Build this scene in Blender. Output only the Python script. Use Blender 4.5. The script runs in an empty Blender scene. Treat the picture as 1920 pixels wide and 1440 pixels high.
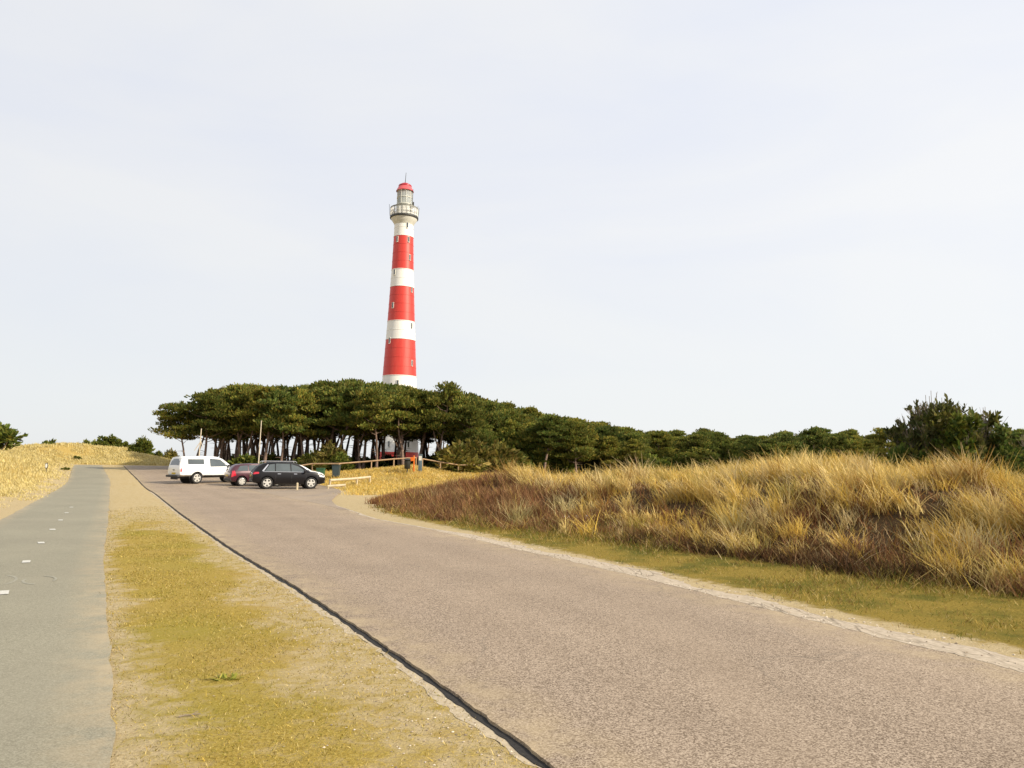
import bpy, bmesh, math
import numpy as np
from mathutils import Matrix, Vector

scene = bpy.context.scene
COL = scene.collection
PI = math.pi
R = math.radians
rng = np.random.default_rng(11)

# ------------------------------------------------------------------ camera
F, CZ = 1442.0, 1.75
_p, _r = R(6.06), R(0.8)
cam_d = bpy.data.cameras.new("camera")
cam_d.sensor_width = 36.0
cam_d.lens = F / 1920 * 36.0
cam_d.clip_start = 0.1
cam_d.clip_end = 8000
cam = bpy.data.objects.new("camera", cam_d)
COL.objects.link(cam)
_f = Vector((0, math.cos(_p), math.sin(_p)))
_u0 = Vector((0, -math.sin(_p), math.cos(_p)))
_right = Vector((1, 0, 0)) * math.cos(_r) + _u0 * math.sin(_r)
_up = -Vector((1, 0, 0)) * math.sin(_r) + _u0 * math.cos(_r)
_m = Matrix.Identity(4)
for _i in range(3):
    _m[_i][0], _m[_i][1], _m[_i][2] = _right[_i], _up[_i], -_f[_i]
_m[2][3] = CZ
cam.matrix_world = _m
scene.camera = cam

# ------------------------------------------------------------------ light, sky, exposure
SUN_AZ, SUN_EL = R(115), R(31)          # clockwise from the view direction
w = bpy.data.worlds.new("World")
scene.world = w
w.use_nodes = True
nt = w.node_tree
nt.nodes.clear()
N = nt.nodes.new
L = nt.links.new
out = N("ShaderNodeOutputWorld")
sky = N("ShaderNodeTexSky")
sky.sky_type = 'NISHITA'
sky.sun_disc = False
sky.sun_elevation = SUN_EL
sky.sun_rotation = SUN_AZ
bg1 = N("ShaderNodeBackground")
bg1.inputs[1].default_value = 0.09
L(sky.outputs[0], bg1.inputs[0])
tc = N("ShaderNodeTexCoord")
mp = N("ShaderNodeMapping")
mp.inputs['Scale'].default_value = (1.0, 1.0, 3.2)
mp.inputs['Rotation'].default_value = (0.25, 0.3, 0.4)
L(tc.outputs['Generated'], mp.inputs[0])
n1 = N("ShaderNodeTexNoise")
n1.inputs['Scale'].default_value = 1.7
n1.inputs['Detail'].default_value = 7
n1.inputs['Roughness'].default_value = 0.5
n1.inputs['Distortion'].default_value = 0.6
L(mp.outputs[0], n1.inputs['Vector'])
rp = N("ShaderNodeValToRGB")
rp.color_ramp.elements[0].position = 0.36
rp.color_ramp.elements[0].color = (0.685, 0.708, 0.770, 1)
rp.color_ramp.elements[1].position = 0.64
rp.color_ramp.elements[1].color = (0.750, 0.755, 0.765, 1)
L(n1.outputs[0], rp.inputs[0])
sepz = N("ShaderNodeSeparateXYZ")
L(tc.outputs['Generated'], sepz.inputs[0])
mrz = N("ShaderNodeMapRange")
mrz.inputs[1].default_value = 0.0
mrz.inputs[2].default_value = 0.30
mrz.inputs[3].default_value = 0.75
mrz.inputs[4].default_value = 0.0
L(sepz.outputs[2], mrz.inputs[0])
mxh = N("ShaderNodeMix")
mxh.data_type = 'RGBA'
mxh.inputs[7].default_value = (0.700, 0.720, 0.725, 1)
L(mrz.outputs[0], mxh.inputs[0])
L(rp.outputs[0], mxh.inputs[6])
bg2 = N("ShaderNodeBackground")
bg2.inputs[1].default_value = 0.86
mrx = N("ShaderNodeMapRange")            # the thin cloud is brighter towards the sun on the right
for _k, _v in enumerate((-0.6, 0.7, 0.97, 1.09)): mrx.inputs[_k + 1].default_value = _v
L(sepz.outputs[0], mrx.inputs[0])
vmx = N("ShaderNodeVectorMath")
vmx.operation = 'SCALE'
L(mxh.outputs[2], vmx.inputs[0])
L(mrx.outputs[0], vmx.inputs['Scale'])
L(vmx.outputs[0], bg2.inputs[0])
mxs = N("ShaderNodeMixShader")
mxs.inputs[0].default_value = 0.92
L(bg1.outputs[0], mxs.inputs[1])
L(bg2.outputs[0], mxs.inputs[2])
L(mxs.outputs[0], out.inputs[0])

sl = bpy.data.lights.new("sun", 'SUN')
sl.energy = 4.2
sl.angle = R(0.9)
sl.color = (1.0, 0.88, 0.70)
sun = bpy.data.objects.new("sun", sl)
COL.objects.link(sun)
_sd = Vector((math.cos(SUN_EL) * math.sin(SUN_AZ), math.cos(SUN_EL) * math.cos(SUN_AZ), math.sin(SUN_EL)))
sun.rotation_euler = _sd.to_track_quat('Z', 'Y').to_euler()
sun.location = (40, -20, 60)

vs = scene.view_settings
vs.view_transform = 'Standard'
vs.look = 'None'
vs.exposure = 0.5
vs.gamma = 1
vs.use_curve_mapping = False
try:
    scene.cycles.max_bounces = 6
    scene.cycles.transparent_max_bounces = 6
except Exception:
    pass


# ------------------------------------------------------------------ helpers
def tag(o, label=None, cat=None, group=None, kind=None):
    if label: o['label'] = label
    if cat: o['category'] = cat
    if group: o['group'] = group
    if kind: o['kind'] = kind
    return o


def link(o, parent=None):
    COL.objects.link(o)
    if parent is not None:
        o.parent = parent
    return o


def empty(name, loc=(0, 0, 0), rz=0.0, scale=None):
    o = bpy.data.objects.new(name, None)
    o.empty_display_size = 0.3
    o.location = loc
    o.rotation_euler = (0, 0, rz)
    if scale is not None:
        o.scale = scale if hasattr(scale, '__len__') else (scale,) * 3
    COL.objects.link(o)
    return o


def np_mesh(name, verts, faces, mat=None, tint=None, smooth=False, attr='tint'):
    """verts (N,3), faces (M,k) all of one size k"""
    verts = np.asarray(verts, np.float32)
    faces = np.asarray(faces, np.int32)
    me = bpy.data.meshes.new(name)
    k = faces.shape[1]
    me.vertices.add(len(verts))
    me.vertices.foreach_set("co", verts.ravel())
    me.loops.add(faces.size)
    me.loops.foreach_set("vertex_index", faces.ravel())
    me.polygons.add(len(faces))
    me.polygons.foreach_set("loop_start", np.arange(0, faces.size, k, dtype=np.int32))
    me.polygons.foreach_set("use_smooth", np.full(len(faces), smooth))
    if tint is not None:
        a = me.color_attributes.new(attr, 'FLOAT_COLOR', 'POINT')
        t = np.asarray(tint, np.float32)
        if t.shape[1] == 3:
            t = np.concatenate([t, np.ones((len(t), 1), np.float32)], 1)
        a.data.foreach_set("color", t.ravel())
    me.update(calc_edges=True)
    me.validate()
    if mat: me.materials.append(mat)
    return me


def np_obj(name, verts, faces, mat, parent=None, tint=None, smooth=False, attr='tint'):
    o = bpy.data.objects.new(name, np_mesh(name, verts, faces, mat, tint, smooth, attr))
    return link(o, parent)


class MB:
    """collects primitives into one mesh"""
    def __init__(s):
        s.bm = bmesh.new()

    def box(s, c, d, rot=None, bevel=0.0):
        r = bmesh.ops.create_cube(s.bm, size=1.0)
        M = Matrix.Translation(c) @ (rot.to_4x4() if rot is not None else Matrix.Identity(4)) @ Matrix.Diagonal((d[0], d[1], d[2], 1))
        bmesh.ops.transform(s.bm, matrix=M, verts=r['verts'])
        if bevel:
            es = list({e for v in r['verts'] for e in v.link_edges})
            bmesh.ops.bevel(s.bm, geom=es, offset=bevel, segments=2, affect='EDGES', profile=0.6)
        return s

    def cyl(s, a, b, r0, r1=None, seg=12, caps=True):
        a, b = Vector(a), Vector(b)
        r1 = r0 if r1 is None else r1
        d = b - a
        q = d.to_track_quat('Z', 'Y').to_matrix().to_4x4()
        r = bmesh.ops.create_cone(s.bm, cap_ends=caps, segments=seg, radius1=r0, radius2=r1, depth=d.length)
        bmesh.ops.transform(s.bm, matrix=Matrix.Translation((a + b) / 2) @ q, verts=r['verts'])
        return s

    def lathe(s, prof, seg=32, M=None, a0=0.0, a1=2 * PI, close=False):
        full = abs(a1 - a0 - 2 * PI) < 1e-6
        n = seg if full else seg + 1
        rings = []
        for (rr, z) in prof:
            ring = []
            for i in range(n):
                a = a0 + (a1 - a0) * i / seg
                v = Vector((rr * math.cos(a), rr * math.sin(a), z))
                if M is not None: v = M @ v
                ring.append(s.bm.verts.new(v))
            rings.append(ring)
        idx = list(range(len(rings) - 1)) + ([len(rings) - 1] if close else [])
        for k in idx:
            A, B = rings[k], rings[(k + 1) % len(rings)]
            for i in range(seg):
                j = (i + 1) % n
                s.bm.faces.new((A[i], A[j], B[j], B[i]))
        return s

    def poly(s, pts):
        s.bm.faces.new([s.bm.verts.new(p) for p in pts])
        return s

    def grid(s, P):
        rows = [[s.bm.verts.new(p) for p in row] for row in P]
        for i in range(len(rows) - 1):
            for j in range(len(rows[0]) - 1):
                s.bm.faces.new((rows[i][j], rows[i][j + 1], rows[i + 1][j + 1], rows[i + 1][j]))
        return s

    def prism(s, pts, y0, y1):
        """outline in (x,z) extruded from y0 to y1"""
        A = [s.bm.verts.new((p[0], y0, p[1])) for p in pts]
        B = [s.bm.verts.new((p[0], y1, p[1])) for p in pts]
        n = len(pts)
        s.bm.faces.new(A)
        s.bm.faces.new(B[::-1])
        for i in range(n):
            s.bm.faces.new((A[i], B[i], B[(i + 1) % n], A[(i + 1) % n]))
        return s

    def build(s, name, mat, parent=None, smooth=None, recalc=True):
        if recalc:
            bmesh.ops.recalc_face_normals(s.bm, faces=s.bm.faces)
        me = bpy.data.meshes.new(name)
        s.bm.to_mesh(me)
        s.bm.free()
        if mat: me.materials.append(mat)
        if smooth:
            me.polygons.foreach_set("use_smooth", np.full(len(me.polygons), True))
            me.set_sharp_from_angle(angle=R(smooth))
        o = bpy.data.objects.new(name, me)
        return link(o, parent)


def vnoise(x, y, scale, seed=0, octaves=3):
    """smooth value noise in 0..1"""
    x = np.asarray(x, float) * scale
    y = np.asarray(y, float) * scale
    tot = 0.0
    amp, asum = 1.0, 0.0
    for o in range(octaves):
        T = np.random.default_rng(seed * 31 + o).random((128, 128))
        xi, yi = np.floor(x).astype(int), np.floor(y).astype(int)
        fx, fy = x - xi, y - yi
        fx, fy = fx * fx * (3 - 2 * fx), fy * fy * (3 - 2 * fy)
        g = lambda i, j: T[(xi + i) % 128, (yi + j) % 128]
        v = (g(0, 0) * (1 - fx) + g(1, 0) * fx) * (1 - fy) + (g(0, 1) * (1 - fx) + g(1, 1) * fx) * fy
        tot = tot + amp * v
        asum += amp
        amp *= 0.5
        x, y = x * 2.03 + 17.1, y * 2.03 + 5.7
    return tot / asum


def sstep(a, b, x):
    t = np.clip((np.asarray(x, float) - a) / (b - a), 0, 1)
    return t * t * (3 - 2 * t)


# ------------------------------------------------------------------ materials
def nodes_of(name):
    m = bpy.data.materials.new(name)
    m.use_nodes = True
    t = m.node_tree
    return m, t, t.nodes["Principled BSDF"]


def noise_node(t, scale, detail=4, rough=0.55, vec=None, dist=0.0):
    n = t.nodes.new("ShaderNodeTexNoise")
    n.inputs['Scale'].default_value = scale
    n.inputs['Detail'].default_value = detail
    n.inputs['Roughness'].default_value = rough
    n.inputs['Distortion'].default_value = dist
    if vec is not None: t.links.new(vec, n.inputs['Vector'])
    return n.outputs[0]


def ramp(t, src, stops):
    r = t.nodes.new("ShaderNodeValToRGB")
    e = r.color_ramp.elements
    while len(e) < len(stops): e.new(0.5)
    for i, (p, c) in enumerate(stops):
        e[i].position = p
        e[i].color = (*c, 1) if len(c) == 3 else c
    t.links.new(src, r.inputs[0])
    return r.outputs[0]


def mix(t, fac, a, b, mode='MIX'):
    n = t.nodes.new("ShaderNodeMix")
    n.data_type = 'RGBA'
    n.blend_type = mode
    for s, v in ((0, fac), (6, a), (7, b)):
        if isinstance(v, (int, float)):
            n.inputs[s].default_value = v
        elif isinstance(v, tuple):
            n.inputs[s].default_value = (*v, 1)
        else:
            t.links.new(v, n.inputs[s])
    return n.outputs[2]


def maprange(t, src, a, b, c=0.0, d=1.0):
    n = t.nodes.new("ShaderNodeMapRange")
    for i, v in enumerate((a, b, c, d)): n.inputs[i + 1].default_value = v
    t.links.new(src, n.inputs[0])
    return n.outputs[0]


def mathn(t, op, a, b):
    n = t.nodes.new("ShaderNodeMath")
    n.operation = op
    n.use_clamp = True
    for i, v in enumerate((a, b)):
        if isinstance(v, (int, float)): n.inputs[i].default_value = v
        else: t.links.new(v, n.inputs[i])
    return n.outputs[0]


def bump(t, b, height, strength=0.4, dist=0.02):
    n = t.nodes.new("ShaderNodeBump")
    n.inputs['Strength'].default_value = strength
    n.inputs['Distance'].default_value = dist
    t.links.new(height, n.inputs['Height'])
    t.links.new(n.outputs[0], b.inputs['Normal'])


def objvec(t):
    return t.nodes.new("ShaderNodeTexCoord").outputs['Object']


def simple(name, col, rough=0.6, var=0.12, scale=6.0, metallic=0.0, coat=0.0, bmp=0.0):
    m, t, b = nodes_of(name)
    v = objvec(t)
    n = noise_node(t, scale, 5, 0.6, v)
    lo = tuple(c * (1 - var) for c in col)
    hi = tuple(min(1, c * (1 + var)) for c in col)
    t.links.new(ramp(t, n, [(0.3, lo), (0.7, hi)]), b.inputs['Base Color'])
    b.inputs['Roughness'].default_value = rough
    b.inputs['Metallic'].default_value = metallic
    b.inputs['Coat Weight'].default_value = coat
    b.inputs['Coat Roughness'].default_value = 0.05
    if name == "car_black": b.inputs['Specular IOR Level'].default_value = 0.3
    if bmp: bump(t, b, noise_node(t, scale * 5, 5, 0.6, v), bmp, 0.01)
    return m


def leaf_mat(name, col_lo, col_hi, trans=0.3, rough=0.7, obj_var=0.25):
    """blades and needles: tint attribute x noise x a little per-plant variation, partly translucent"""
    m, t, b = nodes_of(name)
    a = t.nodes.new("ShaderNodeAttribute")
    a.attribute_name = 'tint'
    oi = t.nodes.new("ShaderNodeObjectInfo")
    base = ramp(t, oi.outputs['Random'], [(0.0, col_lo), (1.0, col_hi)])
    c = mix(t, 1.0, base, a.outputs['Color'], 'MULTIPLY')
    t.links.new(c, b.inputs['Base Color'])
    b.inputs['Roughness'].default_value = rough
    b.inputs['Specular IOR Level'].default_value = 0.2
    tr = t.nodes.new("ShaderNodeBsdfTranslucent")
    t.links.new(c, tr.inputs[0])
    ms = t.nodes.new("ShaderNodeMixShader")
    ms.inputs[0].default_value = trans
    o = t.nodes["Material Output"]
    t.links.new(b.outputs[0], ms.inputs[1])
    t.links.new(tr.outputs[0], ms.inputs[2])
    t.links.new(ms.outputs[0], o.inputs[0])
    return m


def glass_dark(name, col=(0.02, 0.025, 0.03), rough=0.03):
    m, t, b = nodes_of(name)
    n = noise_node(t, 1.5, 2, 0.5, objvec(t))
    t.links.new(ramp(t, n, [(0.3, tuple(c * 0.8 for c in col)), (0.7, tuple(c * 1.2 for c in col))]), b.inputs['Base Color'])
    b.inputs['Roughness'].default_value = rough
    b.inputs['Specular IOR Level'].default_value = 1.0
    b.inputs['Coat Weight'].default_value = 0.6
    return m


M = {}


def ground_material():
    m, t, b = nodes_of("dune_soil")
    v = objvec(t)
    a = t.nodes.new("ShaderNodeAttribute")
    a.attribute_name = 'zone'
    sp = t.nodes.new("ShaderNodeSeparateColor")
    t.links.new(a.outputs['Color'], sp.inputs[0])
    moss, straw, wood = sp.outputs[0], sp.outputs[1], sp.outputs[2]
    green = a.outputs['Alpha']
    nb = noise_node(t, 0.9, 6, 0.6, v)
    nm = noise_node(t, 5.0, 6, 0.65, v, 0.6)
    nf = noise_node(t, 38.0, 5, 0.7, v)
    nff = noise_node(t, 150.0, 3, 0.6, v)
    sand = ramp(t, nf, [(0.25, (0.26, 0.19, 0.095)), (0.5, (0.48, 0.38, 0.215)), (0.75, (0.64, 0.53, 0.33))])
    sand = mix(t, maprange(t, nm, 0.52, 0.72), sand, (0.42, 0.31, 0.15))
    mossc = ramp(t, nf, [(0.25, (0.17, 0.115, 0.014)), (0.5, (0.365, 0.265, 0.055)), (0.78, (0.54, 0.42, 0.15))])
    mossc = mix(t, maprange(t, nb, 0.48, 0.66, 0, 0.75), mossc, ramp(t, nf, [(0.3, (0.26, 0.16, 0.04)), (0.7, (0.56, 0.40, 0.15))]))
    nl_ = noise_node(t, 0.45, 3, 0.5, v)
    mossc = mix(t, maprange(t, nl_, 0.48, 0.64, 0, 0.6), mossc, (0.27, 0.235, 0.03))
    strawc = ramp(t, nm, [(0.3, (0.30, 0.19, 0.05)), (0.55, (0.46, 0.33, 0.10)), (0.75, (0.52, 0.40, 0.17))])
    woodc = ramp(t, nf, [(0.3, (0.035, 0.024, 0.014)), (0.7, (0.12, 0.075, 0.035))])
    greenc = ramp(t, nf, [(0.25, (0.10, 0.075, 0.014)), (0.5, (0.25, 0.18, 0.032)), (0.75, (0.40, 0.29, 0.075))])
    greenc = mix(t, maprange(t, nb, 0.46, 0.62, 0, 0.85), greenc, ramp(t, nf, [(0.3, (0.05, 0.048, 0.010)), (0.7, (0.16, 0.155, 0.022))]))
    # each zone is broken up by noise
    def brk(mask, amount=0.9, soft=0.0):
        s = mathn(t, 'SUBTRACT', nm, 0.5)
        n = t.nodes.new("ShaderNodeMath")
        n.operation = 'MULTIPLY_ADD'
        t.links.new(nm, n.inputs[0])
        n.inputs[1].default_value = amount * 1.6
        n.inputs[2].default_value = -amount * 0.8
        ad = t.nodes.new("ShaderNodeMath")
        ad.operation = 'ADD'
        t.links.new(mask, ad.inputs[0])
        t.links.new(n.outputs[0], ad.inputs[1])
        mm = t.nodes.new("ShaderNodeMath")
        mm.operation = 'ADD'
        t.links.new(ad.outputs[0], mm.inputs[0])
        fine = maprange(t, nf, 0.3, 0.7, -0.25, 0.25)
        t.links.new(fine, mm.inputs[1])
        return maprange(t, mm.outputs[0], 0.32 - soft, 0.68 + soft)
    c = mix(t, brk(moss, 1.0, 0.07), sand, mossc)
    c = mix(t, brk(green), c, greenc)
    c = mix(t, brk(straw, 0.5), c, strawc)
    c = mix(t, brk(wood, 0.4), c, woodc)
    c = mix(t, 0.35, c, ramp(t, nff, [(0.3, (0.45, 0.45, 0.45)), (0.7, (1, 1, 1))]), 'MULTIPLY')
    t.links.new(c, b.inputs['Base Color'])
    b.inputs['Roughness'].default_value = 0.95
    b.inputs['Specular IOR Level'].default_value = 0.1
    h = mathn(t, 'ADD', mathn(t, 'MULTIPLY', nf, 0.6), mathn(t, 'MULTIPLY', nm, 0.4))
    bump(t, b, h, 0.7, 0.05)
    return m


def asphalt_material(name, lo, mid, hi, grain=170.0, patch=(0.36, 0.30, 0.23), patch_amt=0.4, contrast=1.0, bmp=0.35, tracks=0.0, drift=0.0, crack=0.0):
    m, t, b = nodes_of(name)
    v = objvec(t)
    vo = t.nodes.new("ShaderNodeTexVoronoi")
    vo.inputs['Scale'].default_value = grain * 0.55
    t.links.new(v, vo.inputs['Vector'])
    sepc = t.nodes.new("ShaderNodeSeparateColor")
    t.links.new(vo.outputs['Color'], sepc.inputs[0])
    ng = noise_node(t, grain * 0.32, 4, 0.75, v)
    g = mathn(t, 'ADD', mathn(t, 'MULTIPLY', sepc.outputs[0], 0.5), mathn(t, 'MULTIPLY', ng, 0.5))
    c = ramp(t, g, [(0.28, lo), (0.5, mid), (0.74, hi)])
    st = t.nodes.new("ShaderNodeMapping")
    st.inputs['Rotation'].default_value = (0, 0, R(-28))
    st.inputs['Scale'].default_value = (1.0, 0.10, 1.0)
    t.links.new(v, st.inputs[0])
    nb = noise_node(t, 0.8, 5, 0.6, st.outputs[0])
    c = mix(t, maprange(t, nb, 0.42, 0.68, 0, patch_amt), c, patch)
    at_ = t.nodes.new("ShaderNodeAttribute")
    at_.attribute_name = 'across'
    su = t.nodes.new("ShaderNodeSeparateColor")
    t.links.new(at_.outputs['Color'], su.inputs[0])
    u_ = su.outputs[0]
    if tracks:
        tr_ = ramp(t, u_, [(0.0, (.86, .85, .83)), (.10, (1.0, .99, .97)), (.17, (1.08, 1.08, 1.08)), (.27, (.97, .96, .95)), (.38, (1.08, 1.08, 1.08)), (.5, (.94, .93, .92)), (.61, (1.07, 1.07, 1.07)), (.72, (.97, .96, .95)), (.83, (1.08, 1.08, 1.08)), (1.0, (.95, .94, .92))])
        c = mix(t, tracks, c, tr_, 'MULTIPLY')
    if drift:
        e_ = ramp(t, u_, [(0.0, (1, 1, 1)), (.05, (.62, .62, .62)), (.14, (0, 0, 0)), (.82, (0, 0, 0)), (.95, (.68, .68, .68)), (1.0, (1, 1, 1))])
        sx_ = t.nodes.new("ShaderNodeSeparateColor")
        t.links.new(e_, sx_.inputs[0])
        nd_ = noise_node(t, 2.6, 6, 0.7, v)
        c = mix(t, mathn(t, 'MULTIPLY', mathn(t, 'MULTIPLY', sx_.outputs[0], maprange(t, nd_, .38, .62)), drift), c, (0.44, 0.35, 0.22))
    if crack:
        vc = t.nodes.new("ShaderNodeTexVoronoi")
        vc.feature = 'DISTANCE_TO_EDGE'
        vc.inputs['Scale'].default_value = 0.55
        nzc = t.nodes.new("ShaderNodeTexNoise")
        nzc.inputs['Scale'].default_value = 1.6
        nzc.inputs['Detail'].default_value = 6
        t.links.new(v, nzc.inputs['Vector'])
        t.links.new(mix(t, 0.35, v, nzc.outputs['Color']), vc.inputs['Vector'])
        ck = mathn(t, 'MULTIPLY', maprange(t, vc.outputs['Distance'], 0.0, 0.009, 1, 0), maprange(t, noise_node(t, 0.5, 3, .5, v), .47, .6))
        c = mix(t, mathn(t, 'MULTIPLY', ck, crack), c, (0.09, 0.08, 0.065))
    nl = noise_node(t, 0.35, 4, 0.6, v)
    c = mix(t, 1.0, c, ramp(t, nl, [(0.3, (0.88, 0.87, 0.86)), (0.7, (1.06, 1.05, 1.03))]), 'MULTIPLY')
    t.links.new(c, b.inputs['Base Color'])
    b.inputs['Roughness'].default_value = 0.85
    b.inputs['Specular IOR Level'].default_value = 0.25
    bump(t, b, g, bmp, 0.008)
    return m


def cracked_material(name, lo, hi, edge=(0.16, 0.13, 0.10), sc=(1.0, 0.33, 1.0), vs_=9.0):
    m, t, b = nodes_of(name)
    v = objvec(t)
    st = t.nodes.new("ShaderNodeMapping")
    st.inputs['Rotation'].default_value = (0, 0, R(-27))
    st.inputs['Scale'].default_value = sc
    t.links.new(v, st.inputs[0])
    vo = t.nodes.new("ShaderNodeTexVoronoi")
    vo.feature = 'DISTANCE_TO_EDGE'
    vo.inputs['Scale'].default_value = vs_
    nz = t.nodes.new("ShaderNodeTexNoise")
    nz.inputs['Scale'].default_value = 3.0
    t.links.new(st.outputs[0], nz.inputs['Vector'])
    mv = mix(t, 0.12, st.outputs[0], nz.outputs['Color'])
    t.links.new(mv, vo.inputs['Vector'])
    n = noise_node(t, 14, 6, 0.7, v)
    c = ramp(t, n, [(0.3, lo), (0.7, hi)])
    crack = mathn(t, 'MULTIPLY', maprange(t, vo.outputs['Distance'], 0.0, 0.06, 1, 0), maprange(t, noise_node(t, 1.1, 3, 0.5, v), 0.42, 0.6, 0.0, 0.9))
    c = mix(t, crack, c, edge)
    t.links.new(c, b.inputs['Base Color'])
    b.inputs['Roughness'].default_value = 0.9
    bump(t, b, n, 0.4, 0.01)
    return m


M['ground'] = ground_material()
M['road'] = asphalt_material("road_asphalt", (0.115, 0.082, 0.055), (0.272, 0.214, 0.158), (0.46, 0.375, 0.29), 190.0, (0.34, 0.265, 0.19), 0.25, tracks=0.6, drift=0.75, crack=0.35)
M['lot'] = asphalt_material("lot_asphalt", (0.17, 0.14, 0.11), (0.29, 0.235, 0.185), (0.38, 0.32, 0.25), 120.0, (0.36, 0.28, 0.195), 0.6)
M['path'] = asphalt_material("path_asphalt", (0.18, 0.168, 0.122), (0.245, 0.232, 0.172), (0.325, 0.31, 0.24), 200.0, (0.265, 0.245, 0.185), 0.45, bmp=0.15, drift=0.6, crack=0.1)
M['kerb'] = cracked_material("old_concrete", (0.33, 0.265, 0.175), (0.50, 0.42, 0.29), (0.25, 0.20, 0.13))
M['gutter'] = cracked_material("crumbled_edge", (0.28, 0.225, 0.16), (0.52, 0.44, 0.335), (0.11, 0.085, 0.055), (1.0, 0.16, 1.0), 7.0)
M['black_edge'] = simple("black_edge", (0.018, 0.016, 0.014), 0.9, 0.5, 30, bmp=0.6)
M['paint'] = simple("road_paint", (0.52, 0.51, 0.46), 0.7, 0.3, 40)
M['worn_paint'] = simple("worn_paint", (0.268, 0.256, 0.20), 0.85, 0.2, 30)


# ------------------------------------------------------------------ terrain
def base(y):
    t = np.clip(np.asarray(y, float) - 45, 0, None)
    return np.minimum(np.where(t < 10, 0.034 * t * t / 20, 0.034 * (t - 5)), 1.25)


def pw(xs, ys):
    xs, ys = np.array(xs, float), np.array(ys, float)
    def f(y):
        y = np.asarray(y, float)
        return (np.interp(y - 1.2, xs, ys) + np.interp(y, xs, ys) * 2 + np.interp(y + 1.2, xs, ys)) / 4
    return f


xL = pw([-12, -5, 4.7, 6.3, 10.94, 15.3, 25.6, 41.8, 57.2, 74.6, 84, 90], [8.4, 4.9, .25, -.51, -2.93, -5.37, -10.8, -19.14, -27.4, -36.9, -42, -45])
xR0 = pw([-12, -5, 6.94, 9.33, 11.18, 13.99, 16.48, 19.35, 22.44, 24.39, 33.5, 41.4], [13.5, 10.2, 4.51, 3.45, 2.62, 1.38, .05, -1.27, -3.01, -4.28, -7.74, -10.14])
xP = pw([-12, -5, 4.62, 8.24, 13.11, 18.78, 33.18, 57, 80, 90], [5.8, 2.3, -2.24, -4.16, -6.79, -9.69, -17.11, -29.4, -42.2, -47.5])
xC = pw([28, 30, 36, 42, 46, 50, 58, 66, 74, 80, 90], [-5.8, -6.6, -8.3, -9.4, -10.0, -11.0, -15, -20, -27, -33.5, -38])


def xR(y):
    y = np.asarray(y, float)
    k = sstep(27, 37, y)
    return xR0(y) * (1 - k) + (xL(y) + 6.6) * k


def xPL(y):
    return xP(y) - 3.05


xb = pw([-20, -5, 8, 10.7, 12.5, 14.7, 16.8, 19.1, 21, 24.6, 31.9, 40, 60], [26, 15, 8.6, 7.0, 5.7, 4.4, 2.9, 1.3, -.6, -2.9, -5.8, -6.5, -5])
_bx = [500, 690, 760, 850, 1000, 1100, 1200, 1300, 1400, 1500, 1560, 1650, 1800, 1920, 2600]
_bh = [.2, .35, .65, .88, .92, .95, 1.10, 1.12, 1.28, 1.5, 1.55, 1.42, 1.25, 1.15, 1.1]
_tx = [-60, -29, -22, -14.6, -11.9, -8.2, -4.6, 2, 40]
_tz = [1.2, 1.2, 1.05, .9, 1.15, 1.55, .95, .95, 1.0]


def height(x, y):
    x, y = np.broadcast_arrays(np.asarray(x, float), np.asarray(y, float))
    b = base(y)
    h = b.copy()
    # dune on the right of the road
    dr = (x - xb(y)) * 0.85
    ang = 960 + F * x / np.maximum(y, 3.0)
    hd = np.interp(ang, _bx, _bh)
    lump = (vnoise(x, y, 0.33, 3, 3) - 0.5) * 0.7
    m = sstep(0.0, 4.6, dr) * (1 - 0.55 * sstep(33, 44, y))
    h = h + m * np.maximum(hd + lump * sstep(1, 4, dr) - b * 0.6, 0.05)
    h = h + 0.10 * sstep(-2.0, 0.5, dr) * (1 - sstep(34, 40, y)) * (1 - sstep(0, 3, dr))
    # bank under the wood
    zt = np.interp(x * 65 / np.maximum(y, 65), _tx, _tz)
    k = sstep(58.5, 65, y) * (1 - sstep(150, 260, y)) * sstep(-37, -31, x * 75 / np.maximum(y, 75))
    k = k * np.where(y < 84, sstep(0.8, 4.0, x - xC(y)), 1.0)
    h = h + k * np.maximum(zt - h, -0.6)
    # dunes on the left of the path
    dl = (xPL(y) - x) * 0.88
    hl = (0.80 + 0.9 * sstep(32, 72, y)) + (vnoise(x, y, 0.16, 5, 3) - 0.5) * 1.0
    h = h + sstep(0.3, 6.5, dl) * hl * (1 - sstep(110, 150, y))
    # dune that closes the road ahead
    lm = 1 - sstep(-0.50, -0.40, x / np.maximum(y, 40))
    h = h + sstep(84.5, 104, y) * (1 - sstep(112, 150, y)) * lm * (1 - sstep(0.8, 9.5, dl) * 0.85) * (1.35 + (vnoise(x, y, 0.12, 8, 3) - 0.5) * 0.9)
    # far country is lower and level
    far = sstep(220, 500, np.hypot(x, y))
    h = h * (1 - far) + 0.9 * far
    # bed below the road sheets
    inside = sstep(0.05, 0.4, x - xL(y)) * (1 - sstep(-0.4, -0.05, x - np.where(y > 28, np.maximum(xR(y), xC(y)), xR(y)))) * (y < 84.5)
    inside2 = sstep(0.05, 0.35, x - xPL(y)) * (1 - sstep(-0.3, -0.02, x - xP(y))) * (y < 84.5)
    h = h - 0.07 * np.clip(inside + inside2, 0, 1)
    return h


def geo(a, b, n):
    return list(a * (b / a) ** (np.arange(1, n + 1) / n))


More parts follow.
